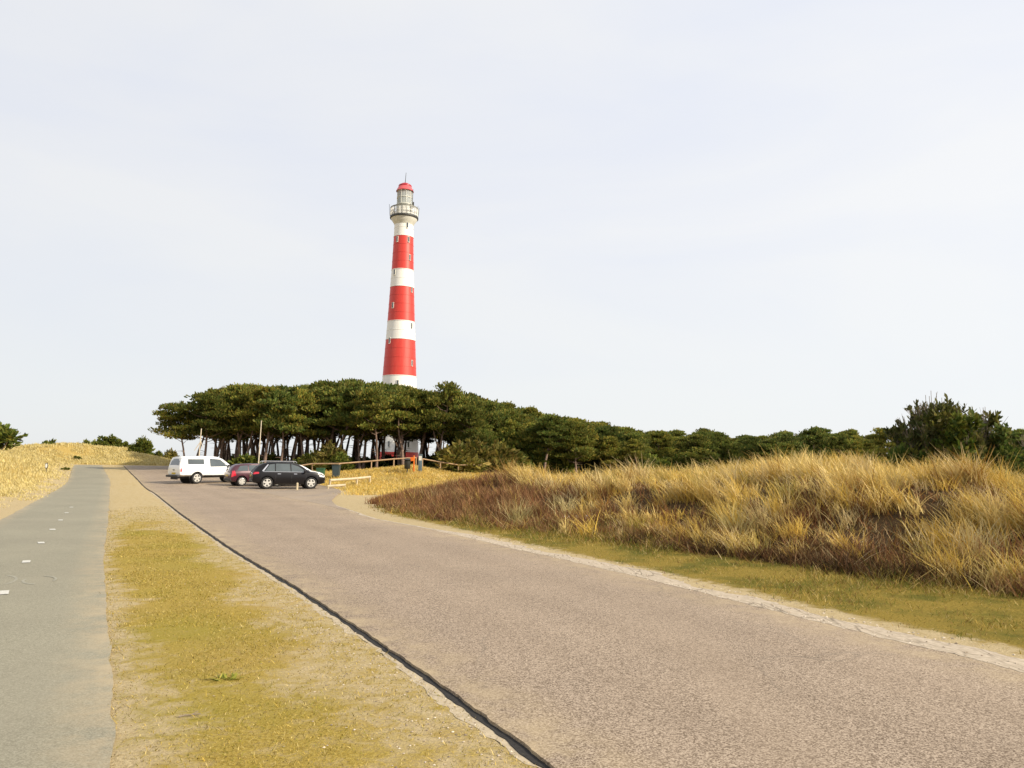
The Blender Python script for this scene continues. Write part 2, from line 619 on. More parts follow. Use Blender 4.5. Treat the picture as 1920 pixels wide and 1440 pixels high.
ys = np.array(sorted(set([-3000, -1000, -300, -100, -40, -15, -9] + list(np.arange(-6, 36, 0.25)) + list(np.arange(36, 66, 0.5)) + list(np.arange(66, 130, 1.0)) + geo(130, 4000, 34))))
xs = np.array(sorted(set([-v for v in geo(95, 4000, 26)] + list(np.arange(-95, -46, 1.0)) + list(np.arange(-46, -20, 0.5)) + list(np.arange(-20, 16, 0.28)) + list(np.arange(16, 60, 1.0)) + geo(60, 4000, 28))))
GX, GY = np.meshgrid(xs, ys)
GZ = height(GX, GY)
verts = np.stack([GX.ravel(), GY.ravel(), GZ.ravel()], 1)
nx, ny = len(xs), len(ys)
ii = np.arange(nx * ny).reshape(ny, nx)
faces = np.stack([ii[:-1, :-1].ravel(), ii[:-1, 1:].ravel(), ii[1:, 1:].ravel(), ii[1:, :-1].ravel()], 1)


def zones(x, y):
    tt = (x - xP(y)) / np.maximum(xL(y) - xP(y), 0.2)
    inv = (tt > 0) & (tt < 1)
    wob = (vnoise(x, y, 0.5, 21, 2) - 0.5) * 0.5
    wob2 = (vnoise(x, y, 1.3, 23, 3) - 0.5) * 0.7
    moss = sstep(0.0, 0.22, tt + wob2 * 0.5) * (1 - sstep(0.50, 0.92, tt + wob + wob2 * 0.5)) * (1 - sstep(15, 26, y + 14 * wob2)) * inv
    moss = np.maximum(moss * (0.80 + 0.42 * sstep(6, 12, y)), 0.40 * inv * (1 - .4 * sstep(20, 30, y)))
    dr = x - xb(y)
    green = sstep(0.45, 1.25, x - xR(y) + wob) * (1 - sstep(1.0, 3.5, dr)) * (1 - sstep(26, 31, y)) * 0.95
    straw = np.maximum(sstep(0.3, 3.2, dr) * (x > xR(y)), sstep(0.9, 2.6, (xPL(y) - x)))
    straw = np.maximum(straw, (y > 85.5) * 1.0)
    bank = (y > 47) * sstep(0.6, 2.0, x - xC(y))
    straw = np.maximum(straw, bank)
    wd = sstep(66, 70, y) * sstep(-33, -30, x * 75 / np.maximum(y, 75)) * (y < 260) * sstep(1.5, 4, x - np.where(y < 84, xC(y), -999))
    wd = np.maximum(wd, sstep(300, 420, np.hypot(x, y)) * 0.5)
    wd = np.maximum(wd, sstep(0.6, 2.0, dr) * (y < 43) * 0.8)
    return np.stack([moss, straw, wd, green], -1)


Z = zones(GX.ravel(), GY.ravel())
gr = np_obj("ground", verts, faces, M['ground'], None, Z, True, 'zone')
tag(gr, "sandy dune ground with yellow moss and dry straw", "ground", None, "structure")

yl = np.array(list(np.arange(-6, 3, 0.2)) + list(np.arange(3, 15, 0.05)) + list(np.arange(15, 36, 0.15)) + list(np.arange(36, 84.1, 0.4)))


def ribbon(name, fl, fr, yy, off, mat, cols=6, skirt=None, crown=0.0, label=None, cat=None):
    a, b2 = fl(yy), fr(yy)
    V = []
    ts = np.linspace(0, 1, cols)
    for t in ts:
        x = a * (1 - t) + b2 * t
        of_ = off[0] * (1 - t) + off[1] * t if isinstance(off, tuple) else off
        V.append(np.stack([x, yy, base(yy) + of_ + crown * 4 * t * (1 - t)], 1))
    if skirt:
        lo = V[0].copy(); lo[:, 2] -= skirt
        hi = V[-1].copy(); hi[:, 2] -= skirt
        V = [lo] + V + [hi]
    V = np.stack(V, 1)
    n, c = V.shape[:2]
    q = np.arange(n * c).reshape(n, c)
    Fq = np.stack([q[:-1, :-1].ravel(), q[:-1, 1:].ravel(), q[1:, 1:].ravel(), q[1:, :-1].ravel()], 1)
    uu = np.concatenate([[0.0], ts, [1.0]]) if skirt else ts
    ac = np.zeros((n, c, 3)); ac[:, :, 0] = uu[None, :]
    o = np_obj(name, V.reshape(-1, 3), Fq, mat, None, ac.reshape(-1, 3), False, 'across')
    tag(o, label, cat, None, "structure")
    return o


def jag(seed, amp, scale=3.0):
    return lambda y: (vnoise(y, y * 0 + seed, scale, seed, 4) - 0.5) * 2 * amp


j1, j2, j3, j4, j5, j6 = jag(1, .016, 5), jag(2, .022, 7), jag(3, .13, 1.3), jag(4, .30, 1.3), jag(5, .10, 1.6), jag(6, .05, 2.5)
j7, j8 = jag(7, .06, 9), jag(8, .10, 6)
ribbon("road", lambda y: xL(y) + 0.0 + j2(y), lambda y: xR(y) + j6(y), yl, 0.028, M['road'], 21, 0.10, 0.02, "worn beige grey asphalt road running past the car park", "road")
ribbon("black_edge_strip", lambda y: xL(y) - 0.060 + j1(y) + 0.4 * j7(y), lambda y: xL(y) + 0.04, yl, 0.006, M['black_edge'], 3, 0.04, 0, "narrow black strip along the left edge of the road", "road edge")  # flat black strip, ragged on its outer side
ribbon("kerb_strip", lambda y: xL(y) - 0.15 + 0.7 * j3(y) + j7(y), lambda y: xL(y) - 0.04, yl[yl < 44], 0.0015, M['kerb'], 4, 0, 0, "pale concrete strip along the left edge of the road", "kerb strip")
ribbon("road_edge_strip", lambda y: xR(y) - 0.05 + j5(y) + j7(y), lambda y: xR(y) + 0.50 + j4(y) + j8(y), yl[yl < 33], (0.032, 0.012), M['gutter'], 6, 0.04, 0, "pale crumbled strip along the right edge of the road", "road edge")
yc = np.arange(29, 84.1, 0.4)
ribbon("car_park", lambda y: xR(y) - 0.3, lambda y: np.maximum(xC(y), xR(y)), yc, 0.036, M['lot'], 8, 0.12, 0, "grey brown paved car park beside the road", "car park")
ribbon("cycle_path", lambda y: xPL(y) + j6(y), lambda y: xP(y) + 0.5 * j5(y), yl, 0.012, M['path'], 13, 0.06, 0.01, "grey asphalt cycle path left of the verge", "path")
# centre dashes
V, Fq = [], []
for k, (cx, cy) in enumerate([(-4.95, 7.2), (-6.55, 10.19), (-8.15, 13.24), (-9.71, 16.22), (-11.29, 19.27), (-12.84, 22.27), (-14.4, 25.3), (-15.95, 28.3)]):
    d = Vector((-0.51, 0.86, 0)) * 0.17
    n = Vector((0.86, 0.51, 0)) * 0.055
    for s, q in ((-1, -1), (-1, 1), (1, 1), (1, -1)):
        p = Vector((cx, cy, 0.030)) + d * s + n * q * (1 + 0.2 * rng.random()) + Vector((rng.normal(0, .01), rng.normal(0, .012), 0))
        V.append(p)
    Fq.append([4 * k, 4 * k + 1, 4 * k + 2, 4 * k + 3])
tag(np_obj("path_marking", V, Fq, M['paint']), "white dashes along the middle of the cycle path", "marking", None, "structure")
# worn rings of an old painted bicycle
mb = MB()
ax_, ay_ = Vector((-0.46, 0.89, 0)), Vector((0.89, 0.46, 0))
for (cx, cy, r) in ((-7.35, 11.15, 0.30), (-6.75, 11.3, 0.20)):
    for i in range(40):
        a0, a1 = 2 * PI * i / 40, 2 * PI * (i + 1) / 40
        if math.sin(a0 * 2 + cx) < -0.3: continue
        def P(rr, a): return Vector((cx, cy, 0.0245)) + ax_ * (2.0 * rr * math.cos(a)) + ay_ * (rr * math.sin(a))
        mb.poly([P(r - .018, a0), P(r + .018, a0), P(r + .018, a1), P(r - .018, a1)])
tag(mb.build("worn_marking", M['worn_paint'], recalc=False), "faint worn rings painted on the cycle path", "marking", None, "structure")


# ------------------------------------------------------------------ grass
def blades(base_pts, az, lean, length, width, bend, color, segs=3, tipfade=None):
    """vectorised curved blades -> verts, quads, tint"""
    n = len(base_pts)
    hx, hy = np.cos(az), np.sin(az)
    wa = az + PI / 2 + rng.normal(0, 0.9, n)
    wx, wy = np.cos(wa), np.sin(wa)
    rows = []
    for k in range(segs + 1):
        t = k / segs
        hor = length * (lean * t + bend * t * t)
        up = length * (t * np.sqrt(np.clip(1 - lean ** 2 * 0.6, 0.05, 1)) - 0.45 * bend * t * t)
        c = base_pts + np.stack([hx * hor, hy * hor, up], 1)
        ww = width * (1 - 0.85 * t ** 1.5) * 0.5
        off = np.stack([wx * ww, wy * ww, np.zeros(n)], 1)
        rows += [c - off, c + off]
    V = np.stack(rows, 1)
    m = 2 * (segs + 1)
    o = (np.arange(n) * m)[:, None]
    quads = np.concatenate([np.concatenate([o + 2 * k, o + 2 * k + 1, o + 2 * k + 3, o + 2 * k + 2], 1) for k in range(segs)], 0)
    tint = np.repeat(color[:, None, :], m, 1).reshape(-1, 3)
    return V.reshape(-1, 3), quads, tint


class Acc:
    def __init__(s): s.V, s.F, s.T, s.n = [], [], [], 0
    def add(s, V, Fq, T):
        s.V.append(V); s.F.append(Fq + s.n); s.T.append(T); s.n += len(V)
    def obj(s, name, mat, parent=None, smooth=False):
        return np_obj(name, np.concatenate(s.V), np.concatenate(s.F), mat, parent, np.concatenate(s.T), smooth)
    def mesh(s, name, mat, smooth=False):
        return np_mesh(name, np.concatenate(s.V), np.concatenate(s.F), mat, np.concatenate(s.T), smooth)


WHITE = (1.0, 1.0, 1.0)
M['blade'] = leaf_mat("dry_blade", WHITE, WHITE, 0.28, 0.75)
PAL_MARRAM = np.array([(0.62, 0.44, 0.11), (0.70, 0.55, 0.23), (0.50, 0.32, 0.06), (0.64, 0.45, 0.09), (0.62, 0.50, 0.27), (0.36, 0.31, 0.09), (0.28, 0.13, 0.03)])
PAL_HEATH = np.array([(0.19, 0.085, 0.035), (0.27, 0.13, 0.055), (0.12, 0.052, 0.026), (0.34, 0.19, 0.085), (0.08, 0.042, 0.022), (0.40, 0.27, 0.13)])
PAL_MOSS = np.array([(0.43, 0.31, 0.06), (0.32, 0.25, 0.035), (0.52, 0.39, 0.11), (0.24, 0.22, 0.03), (0.56, 0.45, 0.18), (0.20, 0.145, 0.03)])
PAL_VERGE = np.array([(0.27, 0.20, 0.03), (0.38, 0.27, 0.06), (0.15, 0.15, 0.02), (0.50, 0.38, 0.15), (0.11, 0.14, 0.02), (0.17, 0.09, 0.03)])
PAL_GREY = np.array([(0.50, 0.40, 0.17), (0.62, 0.52, 0.27), (0.40, 0.34, 0.13)])


def pick(pal, n, p=None):
    c = pal[rng.choice(len(pal), n, p=p)]
    return c * rng.uniform(0.8, 1.2, (n, 1))


def tufts(acc, cx, cy, nb, ln, wd, spread, pal, lean=(0.05, 0.5), bend=(0.05, 0.45), wind=0.0, p=None, zoff=-0.03, mono=0.6, segs=3, lift=None):
    """one tuft per centre; arrays cx, cy, ln, wd"""
    n = len(cx)
    k = nb
    X = np.repeat(cx, k) + rng.normal(0, 1, n * k) * np.repeat(spread, k)
    Y = np.repeat(cy, k) + rng.normal(0, 1, n * k) * np.repeat(spread, k)
    Zz = height(X, Y) + zoff
    az = rng.uniform(0, 2 * PI, n * k)
    le = rng.uniform(lean[0], lean[1], n * k)
    be = rng.uniform(bend[0], bend[1], n * k)
    hx, hy = np.cos(az) * le - wind, np.sin(az) * le
    az2, le2 = np.arctan2(hy, hx), np.clip(np.hypot(hx, hy), 0, 1.1)
    LN = np.repeat(ln, k) * rng.uniform(0.55, 1.1, n * k)
    WD = np.repeat(wd, k) * rng.uniform(0.7, 1.3, n * k)
    tc_ = np.repeat(pick(pal, n, p), k, 0)
    bc = pick(pal, n * k, p)
    C = (tc_ * mono + bc * (1 - mono)) * rng.uniform(0.85, 1.15, (n * k, 1))
    acc.add(*blades(np.stack([X, Y, Zz], 1), az2, le2, LN, WD, be, C, segs))


def scatter(n, x0, x1, y0, y1):
    return rng.uniform(x0, x1, n), rng.uniform(y0, y1, n)


def bearing(x, y):
    return 960 + F * x / np.maximum(y, 1)


# --- marram grass and heather on the right dune
x, y = scatter(13500, -7, 30, 6, 42)
dr = (x - xb(y)) * 0.85
dist = np.hypot(x, y)
bpx = bearing(x, y)
nz = vnoise(x, y, 0.45, 41, 3)
clump = vnoise(x, y, 0.75, 43, 2)
keep = (dr > 0.15) & (bpx < 2700) & (bpx > 640) & (rng.random(len(x)) < np.clip(16 / dist, 0.28, 1)) & (dr < 16) & ((clump > 0.44) | (rng.random(len(x)) < 0.2) | (bpx < 1000))
x, y, dr, dist, bpx, nz, clump = [a[keep] for a in (x, y, dr, dist, bpx, nz, clump)]
p_heath = 1 - sstep(985, 1190, bpx + (nz - 0.5) * 160)
p_heath = np.maximum(p_heath * (1 - 0.75 * sstep(3.4, 5.5, dr) * sstep(860, 960, bpx)), (1 - sstep(0.9, 3.4, dr)) * sstep(0.42, 0.66, nz) * 0.7)
p_heath = np.maximum(p_heath, sstep(0.62, 0.74, nz) * 0.5)
p_heath = np.maximum(p_heath, (1 - sstep(0.6, 2.0, dr + (nz - .5) * 2)) * 0.6 * sstep(1200, 1480, bpx))
ish = rng.random(len(x)) < p_heath
acc = Acc()
mx, my = x[~ish], y[~ish]
md, mdist = dr[~ish], dist[~ish]
ln = rng.uniform(0.36, 0.90, len(mx)) * (0.7 + 0.3 * sstep(0.5, 3, md)) * (0.65 + 0.6 * sstep(0.35, 0.7, clump[~ish]))
wd = 0.009 + 0.0008 * mdist
tufts(acc, mx, my, 40, ln, wd * 0.9, np.full(len(mx), 0.10), PAL_MARRAM, (0.03, 0.5), (0.05, 0.62), 0.13, [.20, .26, .12, .17, .14, .06, .05], mono=0.72)
mar = acc.obj("marram_grass", M['blade'])
tag(mar, "tall straw yellow marram grass covering the dune right of the road", "grass", None, "stuff")
acc = Acc()
hx_, hy_ = x[ish], y[ish]
hd_, hdist = dr[ish], dist[ish]
ln = rng.uniform(0.32, 0.68, len(hx_)) * (0.55 + 0.45 * sstep(0, 1.6, hd_))
tufts(acc, hx_, hy_, 46, ln, 0.008 + 0.0006 * hdist, np.full(len(hx_), 0.17), PAL_HEATH, (0.05, 0.75), (0.0, 0.3), 0.03, [.24, .22, .16, .18, .12, .08])
x5, y5 = scatter(2600, -6, 14, 7, 28)
k5 = np.abs((x5 - xb(y5)) * .85 - .35) < .8
x5, y5 = x5[k5], y5[k5]
tufts(acc, x5, y5, 5, rng.uniform(.3, .65, len(x5)), 0.011 + 0.0004 * np.hypot(x5, y5), np.full(len(x5), .1), np.concatenate([PAL_HEATH, PAL_MARRAM[1:5] * .9]), (.7, 1.05), (0, .5), .2, mono=.3)
sub = rng.random(len(hx_)) < 0.5
tufts(acc, hx_[sub], hy_[sub], 10, ln[sub] * 1.15, 0.007 + 0.0005 * hdist[sub], np.full(sub.sum(), 0.14), PAL_MARRAM * 0.8, (0.03, 0.4), (0.05, 0.5), 0.1)
x4, y4 = scatter(9000, -4, 24, 7, 34)
d4 = (x4 - xb(y4)) * 0.85
k4 = (d4 > 0.2) & (d4 < 9) & (bearing(x4, y4) > 900) & (bearing(x4, y4) < 2100) & (rng.random(len(x4)) < np.clip(14 / np.hypot(x4, y4), .3, 1))
x4, y4 = x4[k4], y4[k4]
tufts(acc, x4, y4, 20, rng.uniform(.14, .34, len(x4)), 0.010 + 0.0006 * np.hypot(x4, y4), np.full(len(x4), 0.14), np.concatenate([PAL_HEATH[:5], PAL_MARRAM[4:]]), (0.1, 0.9), (0.0, 0.4), 0.03, mono=0.5, segs=2)
x6, y6 = scatter(9000, 0, 12, 8, 24)
d6 = (x6 - xb(y6)) * .85
k6 = (d6 > -.15) & (d6 < 1.2) & (bearing(x6, y6) > 1150) & (rng.random(len(x6)) < 0.08 + 0.6 * sstep(.35, .6, vnoise(x6, y6, .9, 91, 2)))
x6, y6 = x6[k6], y6[k6]
tufts(acc, x6, y6, 22, rng.uniform(.16, .42, len(x6)), 0.010 + 0.0005 * np.hypot(x6, y6), np.full(len(x6), .13), np.array([(.065, .035, .018), (.10, .05, .022), (.15, .075, .03), (.05, .04, .015)]), (.05, .9), (0, .4), .05, mono=.4)
hea = acc.obj("heather", M['blade'])
tag(hea, "brown heather and dead bracken thicket on the near end of the dune", "heather", None, "stuff")

# --- separate pale tufts at the foot of the dune
for k, (cx, cy, hgt, lab) in enumerate([
    (0.25, 21.3, 0.85, "pale dry grass tuft standing before the brown heather, left of the white litter"),
    (1.55, 21.6, 0.80, "fan shaped yellow grass tuft directly above the white litter"),
    (4.75, 16.3, 0.95, "broad grey straw tuft spilling over the middle of the dune foot"),
    (3.1, 18.3, 0.6, "small upright yellow tuft on the green verge below the dune"),
    (7.6, 12.6, 0.75, "coarse grey straw tuft at the dune foot by the right edge of the photo"),
]):
    a2 = Acc()
    tufts(a2, np.array([cx]), np.array([cy]), 90, np.array([hgt]), np.array([0.017]), np.array([0.13]), PAL_GREY if k != 3 else PAL_MOSS, (0.05, 0.6), (0.1, 0.55), 0.02)
    tag(a2.obj("grass_tuft", M['blade']), lab, "grass tuft", "pale tufts at the dune foot")

# --- dune grass on the left and ahead
x, y = scatter(21000, -85, -13, 16, 116)
dl = (xPL(y) - x) * 0.88
bpx = bearing(x, y)
nz = vnoise(x, y, 0.2, 61, 3)
keep = ((dl > 0.25 + 1.0 * (nz - .35) * (y < 36) + 0.5 * (y < 31)) | (y > 86)) & (bpx > -160) & (bpx < 345) & (rng.random(len(x)) < 0.4 + 0.6 * sstep(0.3, 0.6, nz))
x, y, dl = x[keep], y[keep], dl[keep]
dist = np.hypot(x, y)
acc = Acc()
near = np.where(y < 84, sstep(0.5, 3.0, dl), 1)
tufts(acc, x, y, 18, rng.uniform(0.26, 0.46, len(x)) * (0.4 + 0.6 * near), 0.012 + 0.0007 * dist, np.full(len(x), 0.28), np.array([(0.54, 0.45, 0.19), (0.60, 0.51, 0.25), (0.48, 0.39, 0.14), (0.56, 0.45, 0.17), (0.58, 0.50, 0.27), (0.46, 0.40, 0.15), (0.44, 0.34, 0.12)]), (0.05, 0.6), (0.05, 0.5), 0.1, [.27, .26, .12, .2, .1, .03, .02], mono=0.3, segs=2)
# bank by the rail fence and beside the car park
x, y = scatter(5200, -17, 4, 43, 70)
keep = (x > xC(y) + 0.5) & (bearing(x, y) > 560) & (bearing(x, y) < 1010)
x, y = x[keep], y[keep]
tufts(acc, x, y, 14, rng.uniform(0.14, 0.34, len(x)), np.full(len(x), 0.045), np.full(len(x), 0.25), PAL_MARRAM, (0.1, 0.7), (0.05, 0.4), 0.05, [.2, .2, .16, .2, .08, .14, .02], segs=2)
dg = acc.obj("dune_grass", M['blade'])
tag(dg, "short golden grass over the dunes left of the path and by the rail fence", "grass", None, "stuff")

# --- short grass, moss and straw bits of both verges
acc = Acc()
n = 900000
x, y = scatter(n, -14, 3, 3.8, 30)
tt = (x - xP(y)) / np.maximum(xL(y) - xP(y), 0.2)
dist = np.hypot(x, y)
Zv = zones(x, y)
nz = vnoise(x, y, 1.6, 71, 3)
inl = (tt > -0.025) & (tt < 0.97) & (rng.random(n) < (0.16 + 0.84 * Zv[:, 0] * sstep(0.32, 0.6, nz)) * np.clip(8 / dist, .15, 1))
xx, yy2 = x[inl], y[inl]
d2 = dist[inl]
ln = rng.uniform(0.010, 0.030, len(xx)) * (1 + 1.0 * (rng.random(len(xx)) < 0.05))
B = np.stack([xx, yy2, height(xx, yy2) - 0.003], 1)
acc.add(*blades(B, rng.uniform(0, 2 * PI, len(xx)), rng.uniform(0.3, 1.05, len(xx)), ln, 0.0035 + 0.0004 * d2, rng.uniform(0, .5, len(xx)), pick(PAL_MOSS, len(xx)) * rng.uniform(.6, 1.3, (len(xx), 1)), 2))
x, y = scatter(190000, -6, 12, 6.0, 30)
dR_ = x - xR(y)
dr = x - xb(y)
dist = np.hypot(x, y)
nz = vnoise(x, y, 1.0, 81, 3)
inr = (dR_ > 0.5) & (dr < 1.6) & (bearing(x, y) < 2100) & (rng.random(len(x)) < sstep(0.5, 1.6, dR_) * (0.35 + 0.65 * sstep(0.35, 0.6, nz)) * np.clip(12 / dist, .3, 1))
xx, yy2, d2 = x[inr], y[inr], dist[inr]
big = sstep(-1.6, 0.8, dr[inr])
ln = rng.uniform(0.03, 0.09, len(xx)) * (0.8 + 2.2 * big) * (0.6 + 0.9 * sstep(0.35, 0.65, nz[inr]))
B = np.stack([xx, yy2, height(xx, yy2) - 0.004], 1)
acc.add(*blades(B, rng.uniform(0, 2 * PI, len(xx)), rng.uniform(0.2, 0.9, len(xx)), ln, 0.003 + 0.00045 * d2, rng.uniform(0, .5, len(xx)), pick(PAL_VERGE, len(xx)), 2))
vg = acc.obj("verge_grass", M['blade'])
tag(vg, "short mossy yellow and green grass on the road verges", "grass", None, "stuff")

# --- loose stones along the road edges
def stones(cx, cy, cz, sz):
    g = rng
    u = np.array([(1, 0, 0), (0, 1, 0), (-1, 0, 0), (0, -1, 0), (.1, .1, .75), (0, 0, -.5)], float)
    tri = np.array([(0, 1, 4), (1, 2, 4), (2, 3, 4), (3, 0, 4), (1, 0, 5), (2, 1, 5), (3, 2, 5), (0, 3, 5)])
    n = len(cx)
    V = u[None] * g.uniform(.6, 1.3, (n, 6, 3)) * sz[:, None, None]
    a = g.uniform(0, 2 * PI, n)
    c, s = np.cos(a)[:, None], np.sin(a)[:, None]
    X = V[:, :, 0] * c - V[:, :, 1] * s + cx[:, None]
    Y = V[:, :, 0] * s + V[:, :, 1] * c + cy[:, None]
    Zc = V[:, :, 2] * .7 + cz[:, None]
    Fq = (tri[None] + (np.arange(n) * 6)[:, None, None]).reshape(-1, 3)
    col = np.array([(.50, .42, .33), (.62, .54, .43), (.36, .29, .21), (.25, .20, .15)])[g.choice(4, n)] * g.uniform(.8, 1.15, (n, 1))
    return np.stack([X, Y, Zc], 2).reshape(-1, 3), Fq, np.repeat(col, 6, 0)


M['stone'] = leaf_mat("loose_stone", WHITE, WHITE, 0.0, 0.9)
yy_ = np.concatenate([rng.uniform(4, 20, 1500), rng.uniform(4, 12, 900)])
k = len(yy_)
right_ = np.arange(k) < 1500
xx_ = np.where(right_, xR(yy_) + np.where(rng.random(k) < .6, rng.normal(-.02, .05, k), rng.uniform(-.1, .9, k)), xL(yy_) - .08 - np.abs(rng.normal(0, .5, k)))
zz_ = np.where(right_ & (xx_ < xR(yy_) + .55), .026, height(xx_, yy_) + .003)
acc = Acc()
acc.add(*stones(xx_, yy_, zz_, rng.uniform(.005, .017, k) * np.where(right_, 1.25, .7)))
tag(acc.obj("gravel", M['stone']), "small loose stones scattered along both edges of the road", "gravel", None, "stuff")

# ------------------------------------------------------------------ trees and shrubs
M['bark'] = simple("pine_bark", (0.20, 0.135, 0.10), 0.9, 0.45, 5, bmp=0.6)
M['twig'] = simple("bare_twig", (0.22, 0.175, 0.13), 0.9, 0.3, 8)
M['needle'] = leaf_mat("pine_needles", (0.85, 0.98, 0.95), (1.5, 1.35, 1.05), 0.4, 0.6)
M['shrub'] = leaf_mat("shrub_leaves", (0.9, 0.9, 0.85), (1.15, 1.1, 1.0), 0.3, 0.6)


def tube(pts, rad, seg=6):
    pts = np.asarray(pts, float)
    n = len(pts)
    T = np.gradient(pts, axis=0)
    T /= np.linalg.norm(T, axis=1, keepdims=True) + 1e-9
    ref = np.where(np.abs(T[:, 2:3]) > 0.9, np.array([[1., 0, 0]]), np.array([[0., 0, 1]]))
    A = np.cross(T, ref); A /= np.linalg.norm(A, axis=1, keepdims=True) + 1e-9
    Bv = np.cross(T, A)
    an = np.linspace(0, 2 * PI, seg, endpoint=False)
    rad = np.asarray(rad, float)[:, None, None]
    V = pts[:, None, :] + rad * (np.cos(an)[None, :, None] * A[:, None, :] + np.sin(an)[None, :, None] * Bv[:, None, :])
    q = np.arange(n * seg).reshape(n, seg)
    q2 = np.roll(q, -1, 1)
    Fq = np.stack([q[:-1].ravel(), q2[:-1].ravel(), q2[1:].ravel(), q[1:].ravel()], 1)
    V = V.reshape(-1, 3)
    return V, Fq, np.ones((len(V), 3))


def needle_pad(acc, c, rx, rz, n, size, pal, tintf=1.0, up=0.5):
    """clump of needle sprays in a flattened ellipsoid: crossed narrow leaf faces"""
    d = rng.normal(0, 1, (n, 3))
    d /= np.linalg.norm(d, axis=1, keepdims=True)
    r = rng.uniform(0.02, 1.0, n) ** 0.45 * rng.uniform(0.8, 1.3, n)
    P = np.array(c) + d * r[:, None] * np.array([rx, rx, rz])
    ax = d * np.array([1, 1, 0.7]) + rng.normal(0, 0.45, (n, 3)) + np.array([0, 0, up])
    ax /= np.linalg.norm(ax, axis=1, keepdims=True)
    s = np.cross(ax, rng.normal(0, 1, (n, 3)))
    s /= np.linalg.norm(s, axis=1, keepdims=True) + 1e-9
    Ln = size * rng.uniform(0.6, 1.3, n)[:, None]
    Wd = Ln * rng.uniform(0.28, 0.5, (n, 1))
    a = P - ax * Ln * 0.3
    V = np.stack([a - s * Wd * 0.35, a + s * Wd * 0.35, P + ax * Ln * 0.4 + s * Wd * 0.6, P + ax * Ln * 0.75, ], 1)
    V2 = np.stack([a, P + ax * Ln * 0.35 - s * Wd * 0.6, P + ax * Ln * 0.8, P + ax * Ln * 0.3 + s * Wd * 0.5], 1)
    V = np.concatenate([V, V2], 0)
    m = len(V)
    Fq = np.arange(4 * m).reshape(m, 4)
    col = pick(pal, n) * tintf
    col = np.concatenate([col, col], 0)
    acc.add(V.reshape(-1, 3), Fq, np.repeat(col, 4, 0))


PAL_PINE = np.array([(0.125, 0.150, 0.032), (0.18, 0.19, 0.042), (0.23, 0.215, 0.05), (0.085, 0.115, 0.028), (0.25, 0.21, 0.055), (0.145, 0.18, 0.045)])
PAL_SHRUB = np.array([(0.11, 0.15, 0.025), (0.17, 0.20, 0.035), (0.24, 0.24, 0.05), (0.08, 0.115, 0.025)])
PAL_OLIVE = np.array([(0.17, 0.155, 0.035), (0.23, 0.195, 0.045), (0.12, 0.13, 0.028), (0.28, 0.22, 0.065)])


